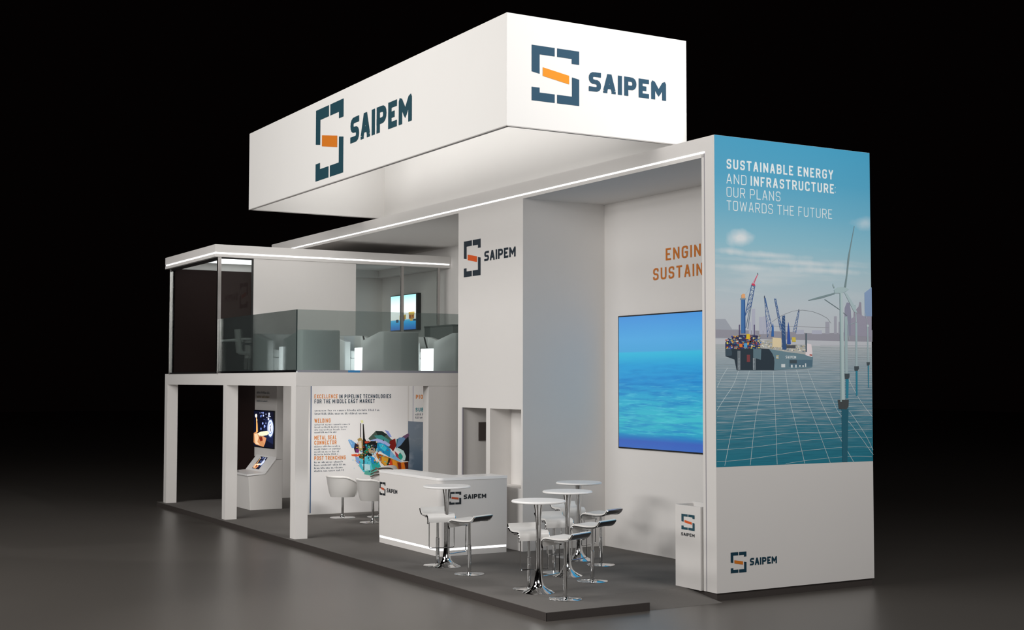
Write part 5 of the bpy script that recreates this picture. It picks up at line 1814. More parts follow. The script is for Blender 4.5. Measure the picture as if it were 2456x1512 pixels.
# balustrade
bal = thing('glass_balustrade', 'grey-green glass balustrade around the balcony lounge', 'balustrade', (-2.5, 8.05, 2.8)); W0 = (-2.5, 8.05, 2.8)
at(MB().box(-2.494, -2.480, 8.075, 12.22, 2.84, 3.865).build('glass_panel', GLASS_RAIL, bal), W0)
at(MB().box(-2.48, 2.59, 8.06, 8.074, 2.84, 3.865).build('glass_panel', GLASS_RAIL, bal), W0)
at(MB().box(-2.494, -2.48, 8.06, 8.075, 2.84, 3.865).build('corner_edge', GLASS_EDGE, bal), W0)
o = at(MB().box(-2.499, -2.475, 8.09, 12.22, 2.8, 2.84).build('base_rail', BLACK, bal), W0); o['label'] = 'black base rail along the front'
o = at(MB().box(-2.47, 2.59, 8.055, 8.08, 2.8, 2.84).build('base_rail', mat('rail_grey', '8d8f98', .4), bal), W0); o['label'] = 'grey base rail along the side'
o = at(MB().box(-1.55, -1.33, 8.052, 8.0545, 2.802, 2.838).build('base_rail_film', BLUE, bal), W0); o['label'] = 'short blue patch on the side base rail'

# ------------------------------------------------------------------ hanging square banner
HX0, HX1, HY0, HY1, HZ0, HZ1 = -2.3331, .5203, 1.2435, 11.023, 5.9, 7.3471
ban = thing('hanging_banner', 'huge hollow rectangular white banner hung above the stand, logo on two sides', 'banner', (HX0, HY0, HZ0)); W0 = (HX0, HY0, HZ0)
t = .05
at(MB().box(HX0, HX0+t, HY0, HY1, HZ0, HZ1).build('long_panel', WHITE2, ban), W0)
at(MB().box(HX1-t, HX1, HY0, HY1, HZ0, HZ1).build('long_panel', WHITE2, ban), W0)
at(MB().box(HX0+t, HX1-t, HY0, HY0+t, HZ0, HZ1).build('short_panel', WHITE2, ban), W0)
at(MB().box(HX0+t, HX1-t, HY1-t, HY1, HZ0, HZ1).build('short_panel', WHITE2, ban), W0)
fr = MB()
for (a, b, c, d) in ((HX0+.002, HX0+t-.002, HY0, HY1), (HX1-t+.002, HX1-.002, HY0, HY1), (HX0, HX1, HY0+.002, HY0+t-.002), (HX0, HX1, HY1-t+.002, HY1-.002)):
    fr.box(a, b, c, d, HZ0-.012, HZ0)
at(fr.build('bottom_hem', mat('hem_grey', 'a8a4a1', .5), ban), W0)
pL = Plane2D('X', HX0); pR = Plane2D('Y', HY0)
for pl, args, dk, br in ((pL, (-7.665, 6.0, 1.175, 1.2, -6.205, 6.42, .40, 2.22), TEAL, ORANGE), (pR, (-1.967, 6.257, .727, .72, -1.089, 6.475, .258, 1.26), SLATE, ORANGE2)):
    a0, z0, W, H, ta, tz, th, tl = args
    o1 = decal('emblem', pl, [[(a0+p[0]*W, z0+p[1]*H) for p in q] for q in MARK_DARK], dk, ban, .004)
    o2 = decal('emblem_bar', pl, [[(a0+p[0]*W, z0+p[1]*H) for p in q] for q in MARK_BAR], br, ban, .004)
    o3 = put_text('lettering', pl, ta, tz, th, tl, 'SAIPEM', dk, ban, bold=.24, d=.004, wgap=.13, wf=.72)
    for o in (o1, o2, o3): at(o, W0)
    o1['label'] = 'dark blue-green bracket emblem'; o2['label'] = 'orange slanted bar of the emblem'; o3['label'] = 'dark blue-green lettering'

# ------------------------------------------------------------------ logos on the stand
logo(Plane2D('X', 0), -6.737, 4.42, .59, .61, -6.019, 4.64, .165, 1.025, NAVY, ORANGE3, 'dark logo with orange bar high on the middle tower', bold=.22)
logo(Plane2D('Y', 0), .222, .237, .256, .26, .534, .316, .092, .45, mat('print_blue_teal', '12394a', .5), ORANGE, 'small logo low on the white foot of the tall end wall')

# ------------------------------------------------------------------ printed poster on the end wall
def art(name, text, pl, parent, d0, step, emit=0.0, off=(0, 0, 0), gain=1.0):
    b = MB(); mats = []; idx = {}
    for i, ln in enumerate(text.strip().split('\n')):
        s = ln.split(); L = int(s[0]); c = s[1]
        if c not in idx: idx[c] = len(mats); mats.append(flat(c, emit, gain))
        pts = [tuple(int(v)/1000 for v in q.split(',')) for q in s[2:]]
        b.add([pl(a, z, d0+L*step+(i % 23)*.00002) for a, z in pts], [tuple(range(len(pts)))], idx[c])
    o = b.build(name, mats, parent, fix=False); o.location = tuple(-c for c in off); return o
post = thing('wall_poster', 'tall printed poster of an offshore vessel and wind turbines on the end wall', 'poster', (1.35, 0, 1.578)); W0 = (1.35, 0, 1.578)
SZ0, SZ1 = 3.0, ZT
sky = ramp_mat('poster_sky', [(0, 'd0d3da'), (.2, 'cbd6dd'), (.36, 'b3cfd9'), (.5, '92c6d8'), (.66, '70b6d2'), (.82, '55a9cc'), (1, '48a3c9')], 3.1, ZT,
               noise=[((.5, 1, 5), .50, .68, 'd9e2e6', .6, (.16, .26, .42, .5))],
               blobs=[(.40, 4.50, .30, .11, 'e9eef0', .9), (.85, 4.30, .75, .05, 'dbe5e9', .8), (1.6, 4.22, 1.0, .045, 'dbe5e9', .8), (.6, 4.12, .9, .05, 'dbe5e9', .75), (1.9, 4.14, .9, .05, 'dfe7ea', .8), (2.6, 4.82, .28, .10, 'cfe0e8', .6), (.25, 4.32, .3, .05, 'dfe7ea', .7)])
sea = ramp_mat('poster_sea', [(0, '2b8298'), (.3, '3d889e'), (.55, '6f99ac'), (.8, '9eb2bd'), (1, 'bcc4c8')], 1.578, 3.13,
               noise=[((1.6, 1, 60), .45, .72, '23677c', .55, (0, .01, .5, 1.0)), ((2.5, 1, 90), .48, .7, 'c9d2d6', .5, (.1, .45, .98, 1.0))])
P0 = Plane2D('Y', 0)
for nm, z0, z1, m_ in (('printed_sky', 3.13, ZT-.001, sky), ('printed_sea', 1.578, 3.13, sea)):
    o = MB().add([(0, -.0015, z0), (2.7067, -.0015, z0), (2.7067, -.0015, z1), (0, -.0015, z1)], [(0, 1, 2, 3)]).build(nm, m_, post, fix=False)
    # keep object space equal to world space heights for the gradient
    o.location = (-W0[0], -W0[1], -W0[2])
art('printed_vessel_scene', POSTER_ART, P0, post,   .0018, .0005, off=W0, gain=1.3)
cloud = MB()
def at_(o): o.location = tuple(-c for c in W0); return o
lines = [('SUSTAINABLE ENERGY', 5.375, 2.03-.195, .165, 0), ('INFRASTRUCTURE', 5.185, 2.06-.595, .165, 0)]
T1 = .128
at_(put_text('headline_bold', P0, .195, 5.378, T1, 1.835, 'SUSTAINABLE ENERGY', PWHITE, post, bold=.17, d=.0022))
at_(put_text('headline_bold', P0, .592, 5.188, T1, 1.448, 'INFRASTRUCTURE', PWHITE, post, bold=.17, d=.0022))
at_(put_text('headline_light', P0, 2.06, 5.188, T1, None, ':', PWHITE, post, bold=.085, d=.0022))
at_(put_text('headline_light', P0, .193, 5.188, T1, .33, 'AND', PWHITE, post, bold=.085, d=.0022))
at_(put_text('headline_light', P0, .193, 5.017, T1, .90, 'OUR PLANS', PWHITE, post, bold=.085, d=.0022))
at_(put_text('headline_light', P0, .193, 4.843, T1, 1.81, 'TOWARDS THE FUTURE', PWHITE, post, bold=.085, d=.0022))
at_(put_text('hull_lettering', P0, 1.155, 2.957, .038, .18, 'SAIPEM', PWHITE, post, bold=.22, d=.0078))

# ------------------------------------------------------------------ text and large screen on the inner wall
B = Plane2D('X', 1.55)
wt = thing('wall_lettering', 'orange capital lettering above the large sea screen', 'lettering', (1.55, 2.5, 4.2))
for tx, a0, z0, L in (('ENGINEERING', -3.105, 4.50, 1.95), ('SUSTAINABLE', -3.43, 4.215, 1.98)):
    o = put_text('letter_row', B, a0, z0, .185, L, tx, mat('letter_orange', 'c8701a', .5), wt, bold=.155, d=.004); o.location = (-1.55, -2.5, -4.2)
scr = thing('wall_screen', 'large screen showing blue open sea, set in the inner wall', 'screen', (1.55, 2.5, 1.595))
o = box('bezel', 1.528, 1.549, .65, 4.354, 1.595, 3.70, BLACK, scr); o.location = (-1.55, -2.5, -1.595)
seam = ramp_mat('sea_screen', [(0, '3a66b8'), (.06, '3b60b4'), (.085, '2f74b8'), (.12, '2fa0c0'), (.22, '40b6c6'), (.35, '36a8c8'), (.5, '2c90cc'), (.62, '2e9cd2'), (.70, '3ab2d6'), (.722, '3fb4d8'), (.728, '4fa3d6'), (.82, '55a6dc'), (1, '4c93d8')], 1.6, 3.69, emit=1.0,
                noise=[((1, 1.6, 22), .45, .66, '1f74bc', .6, (.07, .1, .5, .70)), ((1, 3, 40), .53, .75, '6ad2e0', .45, (.08, .12, .45, .6))])
o = MB().add([(1.5265, 4.335, 1.615), (1.5265, .67, 1.615), (1.5265, .67, 3.68), (1.5265, 4.335, 3.68)], [(0, 1, 2, 3)]).build('screen_picture', seam, scr, fix=False); o.location = (-1.55, -2.5, -1.595)

# ------------------------------------------------------------------ printed graphics on the inner wall under the balcony
Q = Plane2D('Y', 11.8)
def tiny(pl, a0, z0, z1, width, rows, m, parent, d, seed):
    """rows of unreadably small print"""
    rnd = random.Random(seed); pol = []; dz = (z1-z0)/rows
    for r in range(rows):
        zt = z1-r*dz; a = a0; end = a0+width*(rnd.uniform(.86, 1) if r < rows-1 else rnd.uniform(.6, .9))
        while a < end:
            k = rnd.randint(2, 8)
            for i in range(k):
                hh = dz*rnd.choice([.42, .42, .6]); lw = dz*.2
                pol.append([(a, zt-dz*.72), (a+lw, zt-dz*.72), (a+lw, zt-dz*.72+hh), (a, zt-dz*.72+hh)])
                if rnd.random() < .6: pol.append([(a, zt-dz*.72), (a+dz*.4, zt-dz*.72), (a+dz*.4, zt-dz*.58), (a, zt-dz*.58)])
                a += dz*.52
                if a > end: break
            a += dz*.35
    return pol
gp = thing('wall_graphic', 'pipeline technology graphic with orange headings and colour splash picture', 'graphic', (0, 11.8, 0)); W0 = (0, 11.8, 0)
GP = mat('graphic_panel_white', 'eceae9', .6)
O2 = mat('heading_orange', 'd9822b', .5); N2 = mat('heading_navy', '1d3a4a', .5); K2 = mat('small_print', '3a4c5a', .6)
o = MB().add([Q(-.74, .01, .0015), Q(1.40, .01, .0015), Q(1.40, 2.565, .0015), Q(-.74, 2.565, .0015)], [(0, 1, 2, 3)]).build('printed_sheet', GP, gp, fix=False); at(o, W0)
at(decal('border_line', Q, [[(-.742, .03), (-.722, .03), (-.722, 2.565), (-.742, 2.565)]], mat('line_blue', '1f4d7a', .5), gp, .0022), W0)
def gt(nm, a, z, h, L, tx, m): return at(put_text(nm, Q, a, z, h, L, tx, m, gp, bold=.2, d=.003), W0)
gt('headline', -.664, 2.303, .082, .50, 'EXCELLENCE', O2); gt('headline', -.13, 2.300, .082, 1.15, 'IN PIPELINE TECHNOLOGIES', N2)
gt('headline', -.662, 2.205, .082, 1.315, 'FOR THE MIDDLE EAST MARKET', N2)
gt('subheading', -.659, 1.818, .085, .345, 'WELDING', O2); gt('subheading', -.657, 1.482, .082, .475, 'METAL SEAL', O2); gt('subheading', -.656, 1.384, .08, .475, 'CONNECTOR', O2); gt('subheading', -.655, 1.075, .08, .675, 'POST TRENCHING', O2)
pol = tiny(Q, -.655, 1.965, 2.09, 1.62, 2, K2, gp, 0, 1)+tiny(Q, -.655, 1.60, 1.805, .76, 4, K2, gp, 0, 2)+tiny(Q, -.655, 1.16, 1.37, .60, 4, K2, gp, 0, 3)+tiny(Q, -.655, .83, 1.06, .70, 4, K2, gp, 0, 4)
at(decal('small_print', Q, pol, K2, gp, .0024), W0)
art('printed_splash_picture', SPLASH_ART, Q, gp, .003, .0005, off=W0)
g2 = thing('wall_graphic', 'narrow grey-blue graphic with orange and teal headings right of the splash picture', 'graphic', (1.7, 11.8, 0)); W0 = (1.7, 11.8, 0)
o = MB().add([Q(1.43, .01, .0015), Q(2.58, .01, .0015), Q(2.58, 2.565, .0015), Q(1.43, 2.565, .0015)], [(0, 1, 2, 3)]).build('printed_sheet', GP, g2, fix=False); at(o, W0)
at(decal('printed_picture', Q, [[(1.41, .715), (2.58, .68), (2.58, 1.75), (1.41, 1.825)]], ramp_mat('grey_sea', [(0, '44586c'), (.4, '5c6e80'), (.6, '74808c'), (1, '7b8796')], .7, 1.83, noise=[((3, 3, 5), .5, .7, 'a9b2bc', .5, None)]), g2, .0026), W0)
at(put_text('headline', Q, 1.585, 2.285, .085, .30, 'PIONE', O2, g2, bold=.2, d=.003), W0); at(put_text('subheading', Q, 1.58, 2.02, .08, .25, 'SUBS', mat('heading_teal', '14808c', .5), g2, bold=.2, d=.003), W0)
at(decal('small_print', Q, tiny(Q, 1.58, 1.86, 1.99, .35, 2, K2, g2, 0, 9), K2, g2, .0024), W0)
at(decal('border_line', Q, [[(1.515, .03), (1.523, .03), (1.523, 2.565), (1.515, 2.565)]], mat('line_blue', '1f4d7a', .5), g2, .0022), W0)

# ------------------------------------------------------------------ touch kiosk
KY0, KY1 = 13.27, 14.62
kio = thing('touch_kiosk', 'white floor-standing touch kiosk with a sloping desk and tall screen fin', 'kiosk', (-1.1, 13.9, 0)); W0 = (-1.1, 13.9, 0)
at(MB().prism([(-1.456, 0), (-.764, 0), (-.764, 1.02), (-.93, 1.02), (-1.165, .72), (-1.50, .69)], KY0, 14.45, axis=1).build('kiosk_body', WHITE, kio, bevel=.006), W0)
at(MB().prism([(-.905, 1.025), (-.764, 1.025), (-.764, 2.565), (-.905, 2.565)], KY0, KY1, axis=1).build('screen_fin', WHITE, kio, bevel=.005), W0)
at(MB().prism([(-.907, 1.075), (-1.155, .765), (-1.535, .735), (-1.53, .70), (-1.15, .725), (-.907, 1.03)], KY0-.012, 14.46, axis=1).build('sloping_desk', GLOSSW, kio, bevel=.004), W0)
pk = Plane2D('X', -.905)
def hand_screen(nm, parent, f, off, emis):
    """picture of a glowing hand touching icons: f(a, z, d) maps a unit square (a 0..1, z 0..1)"""
    b = MB(); mats = []; idx = {}
    def poly(c, pts, L):
        if c not in idx: idx[c] = len(mats); mats.append(flat(c, emis))
        b.add([f(a, z, L) for a, z in pts], [tuple(range(len(pts)))], idx[c])
    def disc(c, a, z, r, L, n=14, asp=1.0): poly(c, [(a+r*math.cos(2*PI*k/n)*asp, z+r*math.sin(2*PI*k/n)) for k in range(n)], L)
    poly('0d1024', [(0,0),(1,0),(1,1),(0,1)], 0); poly('1a2244', [(.45,.25),(1,.1),(1,.75),(.6,.8)], 1)
    disc('3a4a78', .86, .54, .27, 2, 24, .62); disc('dfe8ff', .86, .54, .235, 3, 24, .62); disc('8aa0d8', .86, .54, .17, 4, 24, .62); disc('f6f8ff', .86, .54, .13, 5, 24, .62); poly('243060', [(.84,.45),(.88,.45),(.88,.62),(.84,.62)], 6)
    poly('c98a5a', [(0,.36),(.16,.42),(.2,.36),(.32,.28),(.5,.3),(.66,.26),(.6,.1),(.52,.0),(.12,.04),(0,.1)], 3)
    poly('f4b266', [(.13,.38),(.22,.4),(.2,.62),(.155,.82),(.12,.8),(.13,.6)], 4)
    poly('ffe9c8', [(.2,.36),(.38,.42),(.7,.46),(.82,.42),(.7,.34),(.45,.3),(.3,.3)], 4)
    poly('f0c8a0', [(.04,.34),(.2,.36),(.26,.24),(.2,.12),(.34,.04),(.1,.06)], 5)
    poly('7a2418', [(.28,.26),(.44,.28),(.48,.18),(.36,.14)], 5); poly('d9936a', [(.5,.28),(.64,.24),(.58,.08),(.5,.14)], 5)
    disc('fff4e8', .12, .86, .055, 6, 14); disc('ffd9a0', .16, .74, .03, 5, 12)
    rnd = random.Random(5)
    for k in range(26):
        disc(rnd.choice(['e6ecff', '9fb4ff', 'c8d4ff', '6a80c8']), rnd.uniform(.3, .95), rnd.uniform(.5, .97), rnd.uniform(.012, .04), 7, 8)
    o = b.build(nm, mats, parent, fix=False); o.location = tuple(-c for c in off); return o
mon = at(MB().box(-.935, -.906, 13.36, 14.60, 1.235, 2.03).build('monitor', BLACK, kio, bevel=.003), W0)
hand_screen('monitor_picture', kio, lambda a, z, L: (-.9365-L*.0005, 14.58-a*1.20, 1.255+z*.755), W0, 1.2)
def fdesk(a, z, L):
    # on the sloping part of the desk
    p0 = Vector((-1.155, 0, .765)); p1 = Vector((-.907, 0, 1.075)); s = .12+z*.78
    p = p0.lerp(p1, s); n = Vector((-(p1-p0).z, 0, (p1-p0).x)).normalized()
    return (p.x+n.x*(.003+L*.0005), 14.12-a*.42, p.z+n.z*(.003+L*.0005))
hand_screen('tablet_picture', kio, fdesk, W0, 1.1)
ring = at(MB().lathe([(.001, .741), (.07, .7415), (.075, .745), (.07, .748), (.001, .749)], c=(0, 0), n=24).build('slot_ring', SATIN, kio, smooth=True), W0)
ring.location = (-1.44+1.1, 14.25-13.9, 0); ring.scale = (1, 1.6, 1)
pf = pk
at(decal('fin_small_print', pf, tiny(pf, -14.5, 2.36, 2.44, 1.05, 1, K2, kio, 0, 11), mat('fin_print_grey', '6f7c84', .6), kio, .003), W0)
at(decal('fin_small_print', pf, tiny(pf, -14.5, 2.27, 2.35, 1.05, 1, K2, kio, 0, 12), mat('fin_print_ochre', '9a8244', .6), kio, .003), W0)
at(decal('fin_small_print', pf, tiny(pf, -14.5, 2.19, 2.25, 1.0, 1, K2, kio, 0, 13), mat('fin_print_grey', '6f7c84', .6), kio, .003), W0)

# ------------------------------------------------------------------ reception counter
cnt = thing('reception_counter', 'white L-shaped reception counter with logos and a glowing foot line', 'counter', (-1.0, 5.5, 0)); W0 = (-1.0, 5.5, 0)
def Lfoot(o_, r=.10):
    x0, x1, y0, y1 = -1.43-o_, -.24+o_, 4.85-o_, 7.0+o_
    pts = [(x0, y1)]
    for k in range(7):
        a = PI+k*(PI/2)/6; pts.append((x0+r+r*math.cos(a), y0+r+r*math.sin(a)))
    pts += [(x1, y0), (x1, y0+.5+2*o_), (x0+.5+2*o_, y0+.5+2*o_), (x0+.5+2*o_, y1)]
    return pts
at(MB().prism(Lfoot(0), .118, 1.145).build('counter_body', WHITE, cnt, smooth=True), W0)
at(MB().prism(Lfoot(-.004), .0, .084).build('counter_plinth', WHITE, cnt, smooth=True), W0)
at(MB().prism(Lfoot(-.006), .084, .118).build('light_strip', LED, cnt, smooth=True), W0)
at(MB().prism(Lfoot(.006), 1.145, 1.185).build('countertop', GLOSSW, cnt, smooth=True), W0)
CL = Plane2D('X', -1.43); CR = Plane2D('Y', 4.85)
CN = mat('counter_print_dark', '1b2228', .5); CO = mat('counter_print_orange', 'c8552f', .5)
for pl, A in ((CL, (-6.985, .78, .225, .215, -6.71, .84, .066, .40)), (CR, (-1.262, .778, .215, .19, -1.005, .853, .068, .395))):
    a0, z0, W, H, ta, tz, th, tl = A
    at(decal('emblem', pl, [[(a0+p[0]*W, z0+p[1]*H) for p in q] for q in MARK_DARK], CN, cnt, .003), W0)
    o = at(decal('emblem_bar', pl, [[(a0+p[0]*W, z0+p[1]*H) for p in q] for q in MARK_BAR], CO, cnt, .003), W0); o['label'] = 'orange slanted bar of the emblem'
    at(put_text('lettering', pl, ta, tz, th, tl, 'SAIPEM', CN, cnt, bold=.24, d=.003, wgap=.13, wf=.72), W0)

# ------------------------------------------------------------------ totem bin beside the end wall
tot = thing('brochure_stand', 'waist-high white open-topped brochure stand with a logo, beside the end wall', 'stand', (.1, .55, 0)); W0 = (.1, .55, 0)
tb = MB(); tx0, tx1, ty0, ty1 = -.03, .27, .285, .81
tb.box(tx0, tx0+.02, ty0, ty1, 0, 1.055).box(tx1-.02, tx1, ty0, ty1, 0, 1.08).box(tx0+.02, tx1-.02, ty0, ty0+.02, 0, 1.055).box(tx0+.02, tx1-.02, ty1-.02, ty1, 0, 1.055).box(tx0+.02, tx1-.02, ty0+.02, ty1-.02, 0, .95)
at(tb.build('stand_body', WHITE, tot), W0)
TP = Plane2D('X', tx0)
at(decal('emblem', TP, [[(-.678+p[0]*.275, .742+p[1]*.2) for p in q] for q in MARK_DARK], mat('totem_print', '1d4a58', .5), tot, .003), W0)
o = at(decal('emblem_bar', TP, [[(-.678+p[0]*.275, .742+p[1]*.2) for p in q] for q in MARK_BAR], ORANGE3, tot, .003), W0); o['label'] = 'orange slanted bar of the emblem'
at(put_text('lettering', TP, -.685, .662, .04, .28, 'SAIPEM', CN, tot, bold=.2, d=.003, wgap=.13, wf=.72), W0)

# ------------------------------------------------------------------ bar tables and stools
def make_table():
    r = thing('bar_table', '', 'table', (0, 0, 0))
    MB().lathe([(.02, 1.128), (.332, 1.13), (.342, 1.137), (.342, 1.150), (.332, 1.158), (.0005, 1.158)], n=64).build('tabletop', GLOSSW, r, smooth=True)
    MB().lathe([(.205, .0), (.205, .005), (.196, .012), (.15, .032), (.10, .062), (.07, .098), (.054, .15), (.044, .22), (.037, .31), (.034, .42), (.034, .86), (.038, .95), (.048, 1.04), (.066, 1.128)], n=48).build('pedestal', CHROME, r, smooth=True)
    return r
def make_stool():
    r = thing('bar_stool', '', 'stool', (0, 0, 0))
    # local frame: faces +y
    MB().lathe([(.205, 0), (.205, .006), (.195, .012), (.06, .022), (.03, .03), (.03, .05), (.001, .05)], n=48).build('base_disc', CHROME, r, smooth=True)
    MB().lathe([(.026, .03), (.026, .40), (.019, .405), (.019, .70), (.05, .705), (.05, .716)], n=24).build('pole', CHROME, r, smooth=True)
    prof = [(.198, .628), (.208, .668), (.205, .705), (.185, .728), (.15, .738), (.06, .733), (-.04, .728), (-.12, .732), (-.160, .738), (-.190, .750), (-.215, .770), (-.232, .795), (-.240, .808)]
    def shell(th, mats, nm, s0, s1, dz=0, wd=.20, i0=0, i1=None):
        rows = []
        for (y, z) in prof[i0:i1]:
            rows.append([(x*wd, y, z+dz+.006*abs(x)**3*0) for x in (-1, -.92, -.6, 0, .6, .92, 1)])
        return MB().sheet(rows, th).build(nm, mats, r, smooth=True)
    shell(.026, LEATHER, 'seat', 0, 1, .012, .198, 0, 10)
    b = MB(); rows = [[(x*.198, y+.006, z+.010) for x in (-1, -.6, 0, .6, 1)] for y, z in prof[9:]]
    b.sheet(rows, .024).build('back_rest', LEATHER, r, smooth=True)
    b = MB(); rows = [[(x*.190, y-.012, z+.0) for x in (-1, -.6, 0, .6, 1)] for y, z in prof[8:]]
    b.sheet(rows, .006).build('back_plate', BACKPLATE, r, smooth=True)['label'] = 'dark polished plate behind the back rest'
    # side rails: a polished band following the seat edge
    sr = MB()
    for sx in (-1, 1):
        path = [(sx*.202, y, z-.004) for y, z in prof]
        sr.tube(path, .011, n=8)
    sr.tube([(-.202, prof[-1][0], prof[-1][1]-.004), (.202, prof[-1][0], prof[-1][1]-.004)], .011, n=8)
    sr.box(-.195, .195, -.03, .03, .700, .712)
    sr.build('seat_frame', CHROME, r, smooth=True)
    sub(kid(r, 'back_plate'), kid(r, 'back_rest')); sub(kid(r, 'seat_frame'), kid(r, 'seat'))
    # thin hanging foot rest loop
    fr_ = MB(); y0 = .207
    fr_.tube([(-.185, y0, .66), (-.185, y0+.005, .30), (-.180, y0+.004, .285), (-.165, y0, .28), (.165, y0, .28), (.180, y0+.004, .285), (.185, y0+.005, .30), (.185, y0, .66)], .0065, n=8)
    fr_.build('foot_rest', CHROME, r, smooth=True)
    return r
T0 = make_table(); S0 = make_stool(); S0['group'] = 'bar stools around the high tables'; T0['group'] = 'round high tables'
tabs = [(-1.82, 3.84, 'white round high table in front of the reception counter'),
        (-1.90, 1.18, 'white round high table nearest the front edge of the platform'),
        (-.80, 2.22, 'white round high table in the middle of the three by the screen'),
        (.22, 3.50, 'white round high table farthest back, nearest the grey-blue tower side')]
st = [((-1.87, 4.02), (-1.885, 3.03)), ((-1.86, 1.48), (-1.88, .585)), ((-.777, 2.60), (-.775, 1.645)), ((.255, 3.86), (.206, 2.90))]
names = ['high table before the reception counter', 'high table nearest the platform front', 'middle high table by the screen', 'farthest high table, beside the tower']
for i, (x, y, lb) in enumerate(tabs):
    tt = T0 if i == 0 else copy_tree(T0)
    tt.location = (x, y, 0); tt['label'] = lb; tt['group'] = 'round high tables'
    for k, (sx, sy) in enumerate(st[i]):
        s = S0 if (i == 0 and k == 0) else copy_tree(S0)
        if k == 0: fx, fy = -.20, -.98
        else: fx, fy = -.40, .916
        s.location = (sx, sy, 0); s.rotation_euler = (0, 0, math.atan2(-fx, fy))
        s['label'] = 'white chrome bar stool %s of the %s' % (('left' if k == 0 else 'right'), names[i]); s['group'] = 'bar stools around the high tables'

# ------------------------------------------------------------------ swivel tub chairs under the balcony
def make_tub():
    r = thing('swivel_chair', '', 'chair', (0, 0, 0))
    MB().lathe([(.25, 0), (.25, .006), (.24, .012), (.05, .022), (.042, .05), (.03, .075), (.001, .078)], n=40).build('base_disc', CHROME, r, smooth=True)
    MB().lathe([(.024, .07), (.024, .42)], n=20).build('pole', CHROME, r, smooth=True)
    rows = []; NA = 25
    for zi in range(6):
        row = []; s = zi/5
        for k in range(NA):
            a = math.radians(-215+250*k/(NA-1)); c = abs((k/(NA-1))-.5)*2
            top = .80-.16*max(0, (c-.45)/.55)**1.3
            z = .42+(top-.42)*s; rr = .22+.075*s**.7
            row.append((rr*1.05*math.cos(a), rr*math.sin(a)*1.02, z))
        rows.append(row)
    MB().sheet(rows, .03).build('shell', SHELL, r, smooth=True)
    MB().lathe([(.001, .405), (.16, .41), (.225, .43), (.235, .45), (.22, .48), (.001, .49)], n=36).build('seat_cushion', LEATHER, r, smooth=True)
    rim = []
    for k in range(NA):
        a = math.radians(-215+250*k/(NA-1)); c = abs((k/(NA-1))-.5)*2
        rim.append((.298*1.05*math.cos(a), .298*math.sin(a)*1.02, .80-.16*max(0, (c-.45)/.55)**1.3+.004))
    rim = [(rim[0][0]*.84, rim[0][1]*.84, .45)]+rim+[(rim[-1][0]*.84, rim[-1][1]*.84, .45)]
    sub(MB().tube(rim, .023, n=8).build('rim', LEATHER, r, smooth=True), kid(r, 'shell'))
    return r
C0 = make_tub()
for i, (x, y, rz, lb) in enumerate([(-.40, 10.95, -1.30, 'white tub swivel chair nearest the printed wall, fully visible'), (-.24, 9.88, -1.45, 'white tub swivel chair partly hidden by the reception counter')]):
    c = C0 if i == 0 else copy_tree(C0)
    c.location = (x, y, 0); c.rotation_euler = (0, 0, rz); c['label'] = lb; c['group'] = 'tub swivel chairs under the balcony'
# high round-backed chair behind them
hb = thing('lounge_chair', 'grey round-backed lounge chair with dark stripes behind the two tub chairs', 'chair', (.30, 10.75, 0), 0)
rows = []
for i in range(9):
    s = i/8; row = []
    for k in range(17):
        a = math.radians(-170+160*k/16+10); u = (k/16-.5)*2
        h = .40+s*(.62*(1-abs(u)**2.6*.75)); rr = .44*(1-.25*s*s)
        row.append((rr*math.cos(a), rr*math.sin(a), h))
    rows.append(row)
MB().sheet(rows, .04).build('back_shell', mat('grey_shell', 'a8a5a2', .5), hb, smooth=True)
st_ = MB()
for q in range(3):
    path = []
    for k in range(4, 12):
        a = math.radians(-170+160*k/16+10-22); u = (k/16-.5)*2; s = .93-.09*q
        path.append(((.44*(1-.25*s*s)+.026)*math.cos(a), (.44*(1-.25*s*s)+.026)*math.sin(a), .40+s*(.62*(1-abs(u)**2.6*.75))))
    st_.tube(path, .012, n=6)
st_.build('dark_stripes', mat('stripe_brown', '4a3f36', .5), hb, smooth=True)
MB().lathe([(.001, .34), (.34, .36), (.40, .40), (.38, .46), (.001, .48)], n=36).build('seat_cushion', UPHOL, hb, smooth=True)
MB().lathe([(.25, 0), (.25, .006), (.24, .012), (.05, .022), (.035, .04), (.03, .34), (.001, .341)], n=36).build('pedestal', CHROME, hb, smooth=True)

# ------------------------------------------------------------------ balcony lounge
def make_arm():
    r = thing('armchair', '', 'armchair', (0, 0, 0))     # faces +y, centred on its footprint
    W, D, H = .39, .44, .74
    outer = [(-W, D), (-W, -D+.12), (-W+.035, -D+.035), (-W+.12, -D), (W-.12, -D), (W-.035, -D+.035), (W, -D+.12), (W, D)]
    inner = [(W-.12, D), (W-.12, -D+.17), (-W+.12, -D+.17), (-W+.12, D)]
    pts = outer+inner
    def zt(p):
        return H if p[1] < -D+.2 else (H-.09 if p[1] < 0 else H-.14)
    n = len(pts); vs = [(p[0], p[1], .03) for p in pts]+[(p[0]*.985, p[1]*.985, zt(p)) for p in pts]
    o_ = list(range(len(outer))); 
    fs = [(i, (i+1) % n, n+(i+1) % n, n+i) for i in range(n)]
    fs += [(n+0, n+1, n+10, n+11), (n+1, n+2, n+3, n+10), (n+3, n+4, n+9, n+10), (n+4, n+5, n+6, n+9), (n+6, n+7, n+8, n+9)]
    fs += [(0, 11, 10, 1), (1, 10, 3, 2), (3, 10, 9, 4), (4, 9, 6, 5), (6, 9, 8, 7)]
    MB().add(vs, fs).build('shell', UPHOL, r, smooth=True, bevel=.02, seg=3)
    MB().box(-W+.125, W-.125, -D+.175, D-.01, .03, .28).build('seat_base', UPHOL, r, bevel=.01)
    MB().box(-W+.125, W-.125, -D+.175, D+.01, .285, .43).build('seat_cushion', UPHOL, r, bevel=.03)
    return r
A0 = make_arm()
